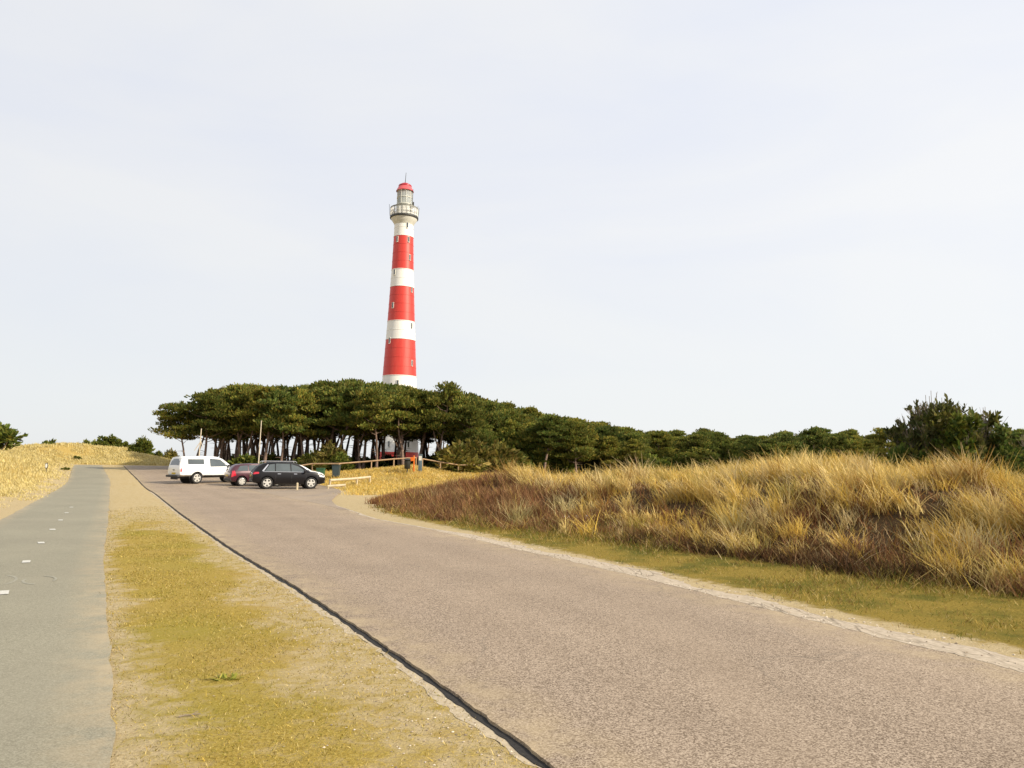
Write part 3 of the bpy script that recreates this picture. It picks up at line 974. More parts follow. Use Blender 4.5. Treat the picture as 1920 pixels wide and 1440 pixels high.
def make_pine(seed, H=8.5, cb=0.42, spread=2.2, npads=15, low=False, lean=0.3):
    """wind-trimmed pine: bare bent trunk, limbs that each end in flat needle pads; unit height H"""
    g = np.random.default_rng(seed)
    tr, cr = Acc(), Acc()
    la = g.uniform(0, 2 * PI)
    zz = np.linspace(0, 1, 9)
    bx = lean * np.cos(la) * zz ** 1.3 * H * 0.22 + 0.16 * np.sin(zz * 5 + seed) * H / 8
    by = lean * np.sin(la) * zz ** 1.3 * H * 0.22 + 0.16 * np.cos(zz * 4 + seed) * H / 8
    bx -= bx[0]; by -= by[0]
    P = np.stack([bx, by, zz * H * 0.9 - 0.15], 1)
    r0 = 0.15 * H / 8.5 * g.uniform(0.75, 1.15)
    tr.add(*tube(P, r0 * (1 - 0.75 * zz) * (1 + 0.35 * np.exp(-zz * 14)), 7))
    if seed % 2:              # a second stem that forks off low down
        fa = la + g.uniform(1.5, 4.5)
        k0 = g.integers(1, 4)
        f_ = np.linspace(0, 1, 6)[:, None]
        F0 = P[k0] + f_ * np.array([math.cos(fa) * .9, math.sin(fa) * .9, H * (.62 - .1 * k0)]) + np.sin(f_ * PI) * np.array([math.cos(fa), math.sin(fa), 0]) * .35
        tr.add(*tube(F0, np.linspace(r0 * .7, r0 * .25, 6), 6))
    at = lambda t: np.array([np.interp(t, zz, P[:, i]) for i in range(3)])
    for i in range(npads):
        t = cb + (1 - cb) * (i + g.uniform(0, 0.7)) / npads
        a = i * 2.4 + g.uniform(-0.5, 0.5)
        prof = math.sin(PI * min(1, (t - cb) / (1 - cb) * 0.78 + 0.22)) ** 0.7
        reach = spread * prof * g.uniform(0.5, 1.0)
        s0 = at(max(t - 0.07, 0.15))
        e = at(t * 0.96) + np.array([math.cos(a) * reach, math.sin(a) * reach, 0.25 + 0.06 * H * (t - cb)])
        e[2] = min(e[2], H - 0.35)
        mid = (s0 + e) / 2 + np.array([0, 0, -0.15 + g.uniform(-.1, .2)])
        tr.add(*tube([s0, mid, e], [r0 * 0.34 * (1.2 - t * .6), r0 * 0.22, r0 * 0.1], 5))
        tint = g.uniform(0.7, 1.35)
        rx = g.uniform(0.7, 1.25) * spread / 2.2
        needle_pad(cr, e + np.array([0, 0, 0.15]), rx * 1.1, rx * g.uniform(0.24, 0.42), 290, 0.27, PAL_PINE, tint, 0.8)
        e2 = e * 0.6 + at(t) * 0.4 + np.array([g.normal(0, .4), g.normal(0, .4), .25])
        e2[2] = min(e2[2], H - 0.2)
        needle_pad(cr, e2, rx * 0.9, rx * 0.30, 150, 0.26, PAL_PINE, tint * g.uniform(.8, 1.1), 0.8)
    needle_pad(cr, at(1.0) + np.array([0, 0, 0.12]), 0.7 * spread / 2.2, 0.5, 200, 0.27, PAL_PINE, 1.1, 0.9)
    for i in range(16):        # sparse upright leaders that break the outline
        a = g.uniform(0, 2 * PI)
        c = at(0.95) + np.array([math.cos(a), math.sin(a), 0]) * spread * g.uniform(.1, .95) + np.array([0, 0, g.uniform(-.9, .45)])
        needle_pad(cr, c, 0.22, g.uniform(.3, .6), 34, 0.25, PAL_PINE, g.uniform(.8, 1.2), 1.6)
    for i in range(4):        # dead stubs on the bare stem
        t = g.uniform(0.15, cb)
        a = g.uniform(0, 2 * PI)
        s0 = at(t)
        tr.add(*tube([s0, s0 + np.array([math.cos(a) * .3, math.sin(a) * .3, .12]), s0 + np.array([math.cos(a) * .7, math.sin(a) * .7, .1])], [.03, .02, .008], 4))
    top = float(np.percentile(np.concatenate(cr.V)[:, 2], 99.3))
    return tr.mesh("trunk", M['bark'], True), cr.mesh("crown", M['needle']), top


PINES_TALL = [make_pine(s, 8.5, cbv, sp, 15, lean=ln_) for s, cbv, sp, ln_ in ((1, .46, 2.1, .3), (2, .5, 2.4, .6), (3, .42, 2.2, .2), (4, .52, 2.0, .9), (5, .45, 2.5, .5), (6, .48, 2.2, .4))]
PINES_LOW = [make_pine(s, 6.5, cbv, sp, 17, lean=.4) for s, cbv, sp in ((11, .22, 2.3), (12, .28, 2.1), (13, .18, 2.5), (14, .25, 2.2), (15, .15, 2.0))]


def plant(name, meshes, x, y, rz, sc, label, cat, group=None, zoff=0.0):
    root = empty(name, (x, y, float(height(x, y)) + zoff), rz, sc)
    tag(root, label, cat, group)
    for me, nm in zip(meshes[:2], ("trunk", "crown")):
        o = bpy.data.objects.new(nm, me)
        link(o, root)
    return root


SIL = ([300, 320, 345, 390, 450, 520, 570, 640, 700, 745, 790, 830, 850, 900, 1000, 1090, 1200, 1290, 1370, 1450, 1500, 1560, 1640, 1700, 2200],
       [790, 776, 760, 738, 719, 728, 721, 715, 712, 722, 738, 728, 738, 747, 766, 787, 803, 801, 808, 815, 804, 807, 806, 806, 806])


def hor(px): return 862.35 + (px - 190) * 0.01396


def fit_height(px, Y, gz, k=1.0):
    top = CZ + (hor(px) - np.interp(px, *SIL)) * Y / F
    return float((top - gz) * k)


placed = []


def rows(px0, px1, Y0, Y1, n, mind, variants, href, cap, label, group, kmin=0.8, kmax=1.0, widen=(0.85, 1.2)):
    c, tries = 0, 0
    while c < n and tries < 6000:
        tries += 1
        px = rng.uniform(px0, px1)
        Y = Y0 + (Y1 - Y0) * rng.random() ** 1.3
        X = (px - 960) / F * Y
        if 764 < px < 783 and Y < 145: continue
        if px < 420 and Y > 75.5 + (px - 335) * 0.05: continue
        if any((X - a) ** 2 + (Y - b) ** 2 < mind ** 2 for a, b in placed): continue
        placed.append((X, Y))
        gz = float(height(X, Y))
        hgt = max(fit_height(px, Y, gz, rng.uniform(kmin, kmax)), 2.2)
        v = variants[rng.integers(len(variants))]
        s = hgt / v[2]
        sw = min(max(s * rng.uniform(*widen), 0.55), 1.3)
        plant("pine_tree", v, X, Y, rng.uniform(0, 2 * PI), (sw, sw, s), label, "tree", group)
        c += 1


def special(px, Y, v, href, label, k=1.0, w=1.0, group=None, rz=0.0):
    X = (px - 960) / F * Y
    placed.append((X, Y))
    gz = float(height(X, Y))
    s = fit_height(px, Y, gz, k) / v[2]
    return plant("pine_tree", v, X, Y, rz, (s * w, s * w, s), label, "tree", group)


special(352, 74.5, PINES_TALL[1], 8.5, "small outermost pine at the left end of the wood, branches reaching over the white pickup", 0.98, 1.1, "pines left of the lighthouse", 2.0)
special(372, 76, PINES_TALL[3], 8.5, "second pine from the left end of the wood, thin bent trunk", 0.98, 1.1, "pines left of the lighthouse", 1.0)
special(752, 78, PINES_TALL[2], 8.5, "broad pine standing directly below the lighthouse tower behind the rail fence", 1.0, 1.05, "pines around the lighthouse foot", 0.4)
special(788, 76, PINES_TALL[0], 8.5, "pine crossing the right foot of the lighthouse tower, crown touching the lowest white band", 1.0, 1.2, "pines around the lighthouse foot", 2.4)
special(826, 74, PINES_TALL[4], 8.5, "pine with a ragged leader sticking up just right of the lighthouse tower", 1.06, 0.8, "pines around the lighthouse foot", 1.4)
rows(362, 640, 74, 94, 66, 1.55, PINES_TALL, 8.5, 1.0, "tall bare-stemmed pine in the wood behind the parked cars, left of the lighthouse", "pines left of the lighthouse", 0.90, 1.0)
rows(640, 880, 73, 104, 40, 2.1, PINES_TALL, 8.5, 1.0, "dark green pine crowding round the lighthouse foot behind the rail fence", "pines around the lighthouse foot", 0.84, 1.0)
rows(862, 1200, 76, 108, 62, 2.0, PINES_LOW + PINES_TALL[:2], 6.8, 1.0, "low crowned pine in the sloping edge of the wood right of the lighthouse", "pines right of the lighthouse", 0.72, 1.0, (0.9, 1.25))
rows(1195, 1480, 92, 128, 46, 2.4, PINES_LOW, 6.5, 1.0, "short dark pine in the tree line above the middle of the dune", "pines along the middle tree line", 0.70, 1.0, (0.95, 1.35))
rows(1470, 2010, 135, 175, 52, 3.4, PINES_LOW, 6.5, 1.0, "distant grey green pine in the far tree line behind the right dune", "pines along the far tree line", 0.72, 1.04, (1.0, 1.4))
for X_, Y_ in ((-14.5, 146), (-13.0, 150), (-15.5, 141), (-11, 145)):  # mostly hidden pines, added so their shadow falls on the tower base
    plant("pine_tree", PINES_TALL[1], X_, Y_, X_, (1.3, 1.3, 1.4), "pine added on the sunny side of the lighthouse foot to shade the tower base", "tree", "pines added to shade the lighthouse base")


def make_shrub(seed, n_l=9, size=0.22, pal=PAL_SHRUB, rx=1.0, h=1.3, per=170):
    g = np.random.default_rng(seed)
    st, cr = Acc(), Acc()
    for i in range(n_l):
        a = g.uniform(0, 2 * PI)
        rr = g.uniform(0.05, 0.85) * rx
        z = g.uniform(0.25, 0.85) * h * (1 - 0.35 * rr / rx)
        c = np.array([math.cos(a) * rr, math.sin(a) * rr, z])
        st.add(*tube([(c[0] * .15, c[1] * .15, -0.1), c * np.array([.7, .7, .5]), c], [.045, .03, .012], 5))
        q = g.uniform(0.3, 0.5) * rx
        needle_pad(cr, c, q, q * g.uniform(.6, .95), per, size, pal, g.uniform(.75, 1.25), 0.5)
    return st.mesh("stem", M['twig'], True), cr.mesh("foliage", M['shrub'])


SHRUBS = [make_shrub(31), make_shrub(32, 11), make_shrub(33, 8, .25), make_shrub(34, 10, .22, PAL_OLIVE)]


def shrub(px, Y, sc, v, label, group=None, wide=1.0, X=None, zoff=-0.05):
    X = (px - 960) / F * Y if X is None else X
    root = empty("shrub", (X, Y, float(height(X, Y)) + zoff), rng.uniform(0, 6.28), (sc * wide, sc * wide, sc))
    tag(root, label, "shrub", group)
    for me, nm in zip(SHRUBS[v], ("stem", "foliage")):
        link(bpy.data.objects.new(nm, me), root)
    return root


# undergrowth at the edge of the wood
for px, Y, sc, v, lab in [
    (612, 70, 1.9, 3, "large olive green bush at the wood edge right of the black car"),
    (585, 72, 1.4, 1, "rounded bush under the pines above the black car roof"),
    (640, 69.5, 1.3, 0, "low green bush where the rail fence meets the wood edge"),
    (468, 73, 1.2, 0, "small green bush among the trunks right of the white pickup"),
    (505, 76, 1.3, 2, "small green bush deep among the trunks above the dark hatchback"),
]:
    shrub(px, Y, sc, v, lab, "bushes at the wood edge", 1.25)
for k, (px, Y, sc) in enumerate([(872, 69, 2.0), (898, 70, 2.3), (925, 72, 2.1), (955, 75, 1.9), (990, 78, 2.0), (1030, 80, 1.9), (1075, 84, 1.9), (1120, 86, 1.7), (1165, 88, 1.8), (1215, 90, 1.7), (1260, 92, 1.7), (1310, 94, 1.7), (1365, 96, 1.8), (1420, 98, 1.7)]):
    lab = "dark green bush filling in below the pines behind the dune"
    if k < 3:
        lab = ["olive bush at the right end of the rail fence", "tallest olive bush right of the rail fence end", "third olive bush right of the rail fence, above the heather"][k]
    shrub(px, Y, sc, 3 if k < 3 else k % 3, lab, "bushes below the right hand pines" if k >= 3 else "olive bushes by the rail fence end", 1.3)
for k, (px, Y, sc) in enumerate([(655, 84, 1.1), (680, 90, 1.2), (705, 80, 1.0), (730, 92, 1.1), (752, 96, .9), (800, 84, 1.2), (825, 92, 1.2), (848, 80, 1.3), (540, 90, .8), (425, 88, .7), (395, 92, .6)]):
    shrub(px, Y, sc, k % 3, "dark low bush in the shade between the pine trunks behind the fence" if k < 8 else "small dark bush low among the trunks behind the parked cars", "shaded bushes under the pines" if k < 8 else "shaded bushes behind the cars", 1.6)
for px, Y, sc in ((442, 93, 1.1), (486, 95, 1.2), (528, 94, 1.1), (566, 95, 1.3), (603, 93, 1.2), (634, 94, 1.3)):
    shrub(px, Y, sc, 0, "dark undergrowth bush at the back of the wood closing gaps between trunks", "undergrowth at the back of the wood", 1.9)
# left side shrubs
for px, Y, sc, v, wd_, lab in [
    (-2, 72, 1.9, 0, 1.25, "bushy bright green pine shrub on the left dune at the photo edge"),
    (95, 118, 1.5, 2, .8, "small rounded tree on the skyline above the white marker post"),
    (119, 124, 1.3, 0, .8, "second faint rounded tree on the left skyline"),
    (172, 112, 1.2, 2, .9, "dark round bush at the left end of the skyline clump ahead"),
    (206, 112, 1.7, 1, 1.2, "largest bush of the skyline clump where the road ends"),
    (240, 116, .9, 0, 1., "low grey green bush at the right end of the skyline clump"),
    (272, 104, 1.9, 1, .8, "green bush with a bare top beside the end of the road"),
    (297, 108, .9, 2, 1.1, "low bush between the end of the road and the wood"),
    (322, 112, 1.3, 3, 1.1, "brown green bush low behind the white pickup"),
    (152, 92, .45, 2, 1.1, "tiny dark shrub on the dune slope where the path ends"),
    (131, 72, .28, 2, 1.2, "tiny green shrub in the golden grass beside the path"),
]:
    shrub(px, Y, sc, v, lab, None, wd_)


# the two bushes on the right skyline
def bare_bush(name, px, Y, H, Rr, nst, label, greenpads, dark=1.0, X=None):
    X = (px - 960) / F * Y
    root = empty(name, (X, Y, float(height(X, Y)) - 0.1))
    tag(root, label, "bush")
    st, cr = Acc(), Acc()
    for i in range(nst):
        a = rng.uniform(0, 2 * PI)
        out_ = rng.uniform(0.1, 1.0) * Rr
        top = H * (1 - 0.38 * (out_ / Rr) ** 2) * rng.uniform(0.8, 1.05)
        p0 = np.array([math.cos(a) * .12, math.sin(a) * .12, 0])
        p3 = np.array([math.cos(a) * out_, math.sin(a) * out_, top])
        p1 = p0 + (p3 - p0) * np.array([.6, .6, .28])
        p2 = p0 + (p3 - p0) * np.array([.9, .9, .62])
        t = np.linspace(0, 1, 7)[:, None]
        C = (1 - t) ** 3 * p0 + 3 * (1 - t) ** 2 * t * p1 + 3 * (1 - t) * t * t * p2 + t ** 3 * p3
        st.add(*tube(C, np.linspace(.035, .010, 7), 5))
        for j in range(14):
            k = rng.uniform(.35, 1)
            s0 = C[int(k * 6)]
            d = np.array([math.cos(a + rng.normal(0, 1)), math.sin(a + rng.normal(0, 1)), rng.uniform(.6, 1.6)])
            d /= np.linalg.norm(d)
            ln_ = rng.uniform(.3, .75)
            st.add(*tube([s0, s0 + d * ln_ * .5 + [0, 0, -.06], s0 + d * ln_ + [0, 0, .06]], [.013, .011, .005], 4))
            if rng.random() < 0.75 - 0.55 * (s0[2] > 0.5 * H):
                needle_pad(cr, s0 + d * ln_ * rng.uniform(.7, .95), .09, .22, 11, .22, PAL_OLIVE * np.array([.7, .75, 1.0]) * dark, rng.uniform(.7, 1.3), 1.4)
    for (dx, dz, rx, rz, nn, pal) in greenpads:
        for q in range(3):
            needle_pad(cr, (dx + rng.normal(0, rx * .4), rng.normal(0, .5) - .4, dz + rng.normal(0, rz * .3)), rx * .7, rz * .8, nn, .26, pal, rng.uniform(.7, 1.25), .6)
    st.obj("stem", M['twig'], root, True)
    cr.obj("foliage", M['needle'], root)
    return root


bare_bush("bush", 1754, 34, 3.8, 1.55, 60, "tall thin bush with bare upswept twigs on the right skyline", [(-.9, .9, .7, .6, 200, PAL_SHRUB), (-.1, 1.1, .9, .8, 260, PAL_OLIVE), (.3, 1.9, .9, .6, 170, PAL_SHRUB * 1.25), (-.5, 1.9, .8, .6, 140, PAL_OLIVE), (.0, 2.7, .9, .45, 90, PAL_OLIVE)])
bare_bush("bush", 1796, 33, 3.1, .8, 14, "yellow green pine bush leaning against the right side of the bare twig bush", [(0, 1.0, .7, .6, 240, PAL_SHRUB), (.1, 1.8, .6, .5, 220, PAL_SHRUB), (.0, 2.4, .4, .4, 110, PAL_SHRUB)])
bare_bush("bush", 1856, 36, 3.9, .7, 18, "slim pointed bush between the twig bush and the right edge of the photo", [(0, .9, .9, .6, 240, PAL_PINE), (.1, 1.6, .8, .5, 200, PAL_SHRUB), (0, 2.4, .45, .5, 110, PAL_PINE), (0, 3.1, .2, .4, 40, PAL_OLIVE)])
bare_bush("bush", 1912, 37, 2.7, 1.0, 12, "dense dark green bush cut by the right edge of the photo", [(0, .9, .9, .7, 260, PAL_PINE), (.2, 1.5, .8, .5, 260, PAL_PINE), (-.7, .8, .7, .6, 200, PAL_PINE)])

# brown bracken bank behind the cars
acc = Acc()
x, y = scatter(1500, -33, -13, 64.5, 71)
bp = bearing(x, y)
keep = (bp > 395) & (bp < 560) & (x > xC(y) + 0.8)
x, y = x[keep], y[keep]
tufts(acc, x, y, 26, rng.uniform(.45, .85, len(x)), np.full(len(x), .05), np.full(len(x), .25), PAL_HEATH * np.array([1.35, 1.2, 1.1]), (.05, .7), (0, .3), 0)
tag(acc.obj("bracken", M['blade']), "rust brown bracken bank behind the parked cars", "bracken", None, "stuff")

# ------------------------------------------------------------------ lighthouse
def tower_paint(name, col, worn, rust):
    m, t, b = nodes_of(name)
    v = objvec(t)
    mp_ = t.nodes.new("ShaderNodeMapping")
    mp_.inputs['Scale'].default_value = (1.6, 1.6, 0.12)
    t.links.new(v, mp_.inputs[0])
    st = noise_node(t, 1.4, 6, 0.65, mp_.outputs[0])
    c = mix(t, maprange(t, st, 0.5, 0.72, 0, 0.6), col, worn)
    c = mix(t, maprange(t, noise_node(t, 2.4, 5, 0.7, mp_.outputs[0]), 0.60, 0.74, 0, 0.45), c, rust)
    t.links.new(c, b.inputs['Base Color'])
    b.inputs['Roughness'].default_value = 0.45
    return m


M['white_paint'] = tower_paint("tower_white", (0.80, 0.79, 0.74), (0.72, 0.71, 0.65), (0.55, 0.50, 0.42))
M['red_paint'] = tower_paint("tower_red", (0.58, 0.040, 0.026), (0.62, 0.09, 0.06), (0.36, 0.025, 0.02))
M['dark_red'] = simple("roof_red", (0.36, 0.008, 0.018), 0.4, 0.1, 2)
M['pink_red'] = simple("lantern_red", (0.62, 0.10, 0.11), 0.4, 0.1, 2)
M['grey_metal'] = simple("grey_metal", (0.20, 0.20, 0.17), 0.5, 0.2, 3)
M['dark_metal'] = simple("dark_metal", (0.05, 0.05, 0.045), 0.5, 0.3, 4)
M['lens'] = simple("lamp_lens", (0.42, 0.43, 0.38), 0.3, 0.3, 1.5)
M['cream'] = simple("cream_paint", (0.66, 0.65, 0.57), 0.5, 0.1, 2)
M['pane'] = glass_dark("window_pane", (0.03, 0.035, 0.04))
lx, ly = -22.1, 150.0
LZ = float(height(lx, ly))
lh = empty("lighthouse", (lx, ly, LZ))
tag(lh, "tall round lighthouse banded red and white rising above the pine wood", "lighthouse")
rz_pts = ([2.0, 8, 15.4, 19.2, 26.5, 30.1, 37.1, 40.55, 47.4, 51], [4.25, 3.86, 3.45, 3.26, 2.86, 2.66, 2.32, 2.16, 1.93, 1.84])
rad = lambda z: float(np.interp(z, *rz_pts))
bands = [(LZ - .3, 4.1, 'red'), (4.1, 7.86, 'white'), (7.86, 15.37, 'red'), (15.37, 19.16, 'white'), (19.16, 26.47, 'red'), (26.47, 30.1, 'white'), (30.1, 37.09, 'red'), (37.09, 40.55, 'white'), (40.55, 47.44, 'red'), (47.44, 50.35, 'white')]
low_ = lambda z: z - max(z - 1.75, 0) * rad(z) / 150
for z0, z1, cname in bands:
    z0, z1 = low_(z0), low_(z1) if z1 < 50 else z1
    nc_ = max(2, round((z1 - z0) / 1.75))
    zz = []
    for k_ in range(nc_ + 1):
        zc = z0 + (z1 - z0) * k_ / nc_
        zz += [(zc - .05, 0), (zc - .045, .03), (zc + .045, .03), (zc + .05, 0)] if 0 < k_ < nc_ else [(zc, 0)]
    b_ = MB().lathe([(rad(z) - 0.35, z - LZ) for z in (z0,)] + [(rad(z) + dz_, z - LZ) for z, dz_ in zz] + [(rad(z1) - 0.35, z1 - LZ)], 56)
    b_.build(cname + "_band", M[cname + '_paint'], lh, 40)
    if z0 > 5:
        MB().lathe([(rad(z0) + .05, z0 - LZ - .06), (rad(z0) + .05, z0 - LZ + .06), (rad(z0) - .1, z0 - LZ + .06), (rad(z0) - .1, z0 - LZ - .06)], 56, close=True).build("flange", M['white_paint'], lh, 40)
view_a = math.atan2(-ly, -lx)          # from the tower towards the road


def tower_window(z, s, wdt=0.34, hgt=1.05):
    """s = sine of the bearing around the tower, + to the right"""
    a = view_a + math.asin(s)
    r0 = rad(z)
    M4 = Matrix.Translation((math.cos(a) * r0, math.sin(a) * r0, z - LZ)) @ Matrix.Rotation(a, 4, 'Z')
    b_ = MB()
    for (c, d) in (((0, -wdt / 2 - .035, 0), (.16, .06, hgt + .12)), ((0, wdt / 2 + .03, 0), (.16, .06, hgt + .12)), ((0, 0, hgt / 2 + .03), (.16, wdt, .06)), ((.03, 0, -hgt / 2 - .05), (.3, wdt, .1))):
        b_.box(c, d)
    bmesh.ops.transform(b_.bm, matrix=M4, verts=b_.bm.verts)
    wn = b_.build("window", M['cream'], lh)
    p = MB().box((.0, 0, 0), (.12, wdt, hgt))
    bmesh.ops.transform(p.bm, matrix=M4, verts=p.bm.verts)
    p.build("pane", M['pane'], wn)


for z, s in ((46.0, .50), (46.0, -.62), (42.4, .62), (39.3, -.70), (36.0, .78), (32.6, -.66), (28.7, .74), (25.6, -.72), (21.3, .73), (17.2, -.1), (11.5, .7), (48.9, .35), (5.5, .5), (5.5, -.4)):
    tower_window(z, s)
d_ = MB()
a = view_a + .12
M4 = Matrix.Translation((math.cos(a) * rad(3.4), math.sin(a) * rad(3.4), 3.2 - LZ)) @ Matrix.Rotation(a, 4, 'Z')
d_.box((0, 0, 0), (.3, 1.2, 2.4), bevel=.03)
bmesh.ops.transform(d_.bm, matrix=M4, verts=d_.bm.verts)
d_.build("door", M['dark_metal'], lh)
q = lambda *p: [(r_, z - LZ) for r_, z in p]
MB().lathe(q((1.7, 49.3), (1.92, 49.35), (2.1, 49.75), (2.62, 50.5), (2.62, 50.62), (1.6, 50.62)), 48).build("gallery_bracket", M['cream'], lh, 40)
gal = MB().lathe(q((1.5, 50.64), (2.82, 50.64), (2.84, 50.72), (2.84, 50.98), (2.78, 51.02), (1.5, 51.02)), 48).build("gallery_floor", M['dark_metal'], lh, 35)
b_ = MB()
for i in range(66):
    a = 2 * PI * i / 66
    b_.cyl((2.72 * math.cos(a), 2.72 * math.sin(a), 51.03 - LZ), (2.72 * math.cos(a), 2.72 * math.sin(a), 52.62 - LZ), .052, seg=5)
for z in (51.25, 51.95):
    b_.lathe(q((2.68, z - .06), (2.76, z - .06), (2.76, z + .06), (2.68, z + .06)), 48, close=True)
b_.build("parapet", M['white_paint'], lh, 35)
b_ = MB().lathe(q((2.66, 52.62), (2.80, 52.62), (2.80, 52.82), (2.66, 52.82)), 48, close=True)
for i in range(20):
    a = 2 * PI * i / 20
    c, s = math.cos(a), math.sin(a)
    b_.cyl((2.79 * c, 2.79 * s, 51.05 - LZ), (2.79 * c, 2.79 * s, 52.62 - LZ), .045, seg=6)
b_.build("railing", M['grey_metal'], gal)
lan = MB().lathe(q((1.25, 51.04), (1.62, 51.04), (1.62, 53.3), (1.7, 53.35), (1.7, 53.5), (1.2, 53.5)), 40).build("lantern_base", M['lens'], lh, 35)
gm, gt, gb = nodes_of("lantern_glass")
gb.inputs['Base Color'].default_value = (0.75, 0.8, 0.8, 1)
gb.inputs['Roughness'].default_value = 0.05
gb.inputs['Transmission Weight'].default_value = 0.55
gb.inputs['IOR'].default_value = 1.05
MB().lathe(q((1.48, 53.5), (1.48, 56.3)), 40).build("lantern_glass", gm, lh, 60)
b_ = MB()
for i in range(10):
    a = 2 * PI * i / 10
    for zz0, zz1, da in ((53.5, 56.3, 0),):
        a0, a1 = a, a
        b_.cyl((1.53 * math.cos(a0), 1.53 * math.sin(a0), zz0 - LZ), (1.53 * math.cos(a1), 1.53 * math.sin(a1), zz1 - LZ), .04, seg=5)
for z in (53.55, 54.9, 56.25):
    b_.lathe(q((1.46, z - .05), (1.58, z - .05), (1.58, z + .05), (1.46, z + .05)), 40, close=True)
b_.build("glazing_frame", M['cream'], lh, 40)
MB().lathe(q((0.0, 53.5), (.75, 53.5), (.95, 54.2), (.95, 55.4), (.7, 56.1), (0.0, 56.2)), 24).build("lamp_lens", M['lens'], lh, 40)
a = view_a - .55
pn = MB().lathe(q((1.55, 53.5), (1.60, 53.5), (1.60, 56.3), (1.55, 56.3)), 14, a0=view_a + PI * .75, a1=view_a + PI * 1.3, close=True)
pn.build("blind_panel", M['white_paint'], lh, 40)
MB().lathe(q((1.75, 56.28), (1.78, 56.34), (1.46, 56.95), (1.32, 57.25), (0.4, 57.25)), 40).build("lantern_roof", M['pink_red'], lh, 40)
MB().lathe(q((0.3, 57.26), (1.3, 57.26), (1.34, 57.45), (1.25, 57.62), (.7, 57.95), (.25, 58.15), (.0, 58.2)), 32).build("roof_cap", M['dark_red'], lh, 40)
MB().cyl((0, 0, 58.15 - LZ), (.12, 0, 60.3 - LZ), .07, .04, 6).build("mast", M['dark_metal'], lh)
b_ = MB()
for sx, tz in ((-2.85, 53.6), (2.6, 53.3), (2.85, 52.9)):
    b_.cyl((sx, -.3, 51.2 - LZ), (sx * 1.06, -.3, tz - LZ), .035, seg=5)
b_.cyl((1.66, -.6, 52.6 - LZ), (1.68, -.6, 56.6 - LZ), .05, seg=6)
b_.box((1.9, -1.2, 53.2 - LZ), (.3, .3, 1.1))
b_.build("antenna", M['dark_metal'], lh)

# ------------------------------------------------------------------ cars
M['car_white'] = simple("car_white", (0.80, 0.80, 0.78), 0.3, 0.03, 1, coat=0.8)
M['car_black'] = simple("car_black", (0.005, 0.004, 0.005), 0.35, 0.2, 1, coat=0.12)
M['car_teal'] = simple("car_dark_red", (0.060, 0.012, 0.022), 0.35, 0.08, 1, metallic=0.2, coat=0.8)
M['car_glass'] = glass_dark("car_glass", (0.06, 0.075, 0.078), 0.02)
M['tyre'] = simple("tyre", (0.018, 0.017, 0.017), 0.85, 0.2, 12)
M['rim'] = simple("rim", (0.62, 0.61, 0.57), 0.35, 0.1, 6, metallic=0.35)
M['tail'] = simple("tail_lamp", (0.50, 0.012, 0.03), 0.2, 0.1, 6, coat=0.8)
M['lamp'] = simple("head_lamp", (0.65, 0.66, 0.66), 0.12, 0.08, 6, coat=0.8)
M['plastic'] = simple("black_plastic", (0.025, 0.024, 0.024), 0.6, 0.2, 8)
M['plate'] = simple("plate", (0.60, 0.42, 0.05), 0.5, 0.05, 5)
M['chrome'] = simple("chrome", (0.72, 0.72, 0.74), 0.2, 0.05, 5, metallic=0.8)


def ring_half(st):
    x, zb, zl, zt, wm, wr = st
    return [(0, zb), (wm * .82, zb), (wm * .96, zb + .09), (wm, zb + .36 * (zl - zb) + .04), (wm * .99, zl - .09), (wm * .955, zl), (wr + (wm * .955 - wr) * .35, zl + (zt - .05 - zl) * .65), (wr, zt - .05), (wr * .84, zt), (0, zt + .015)]


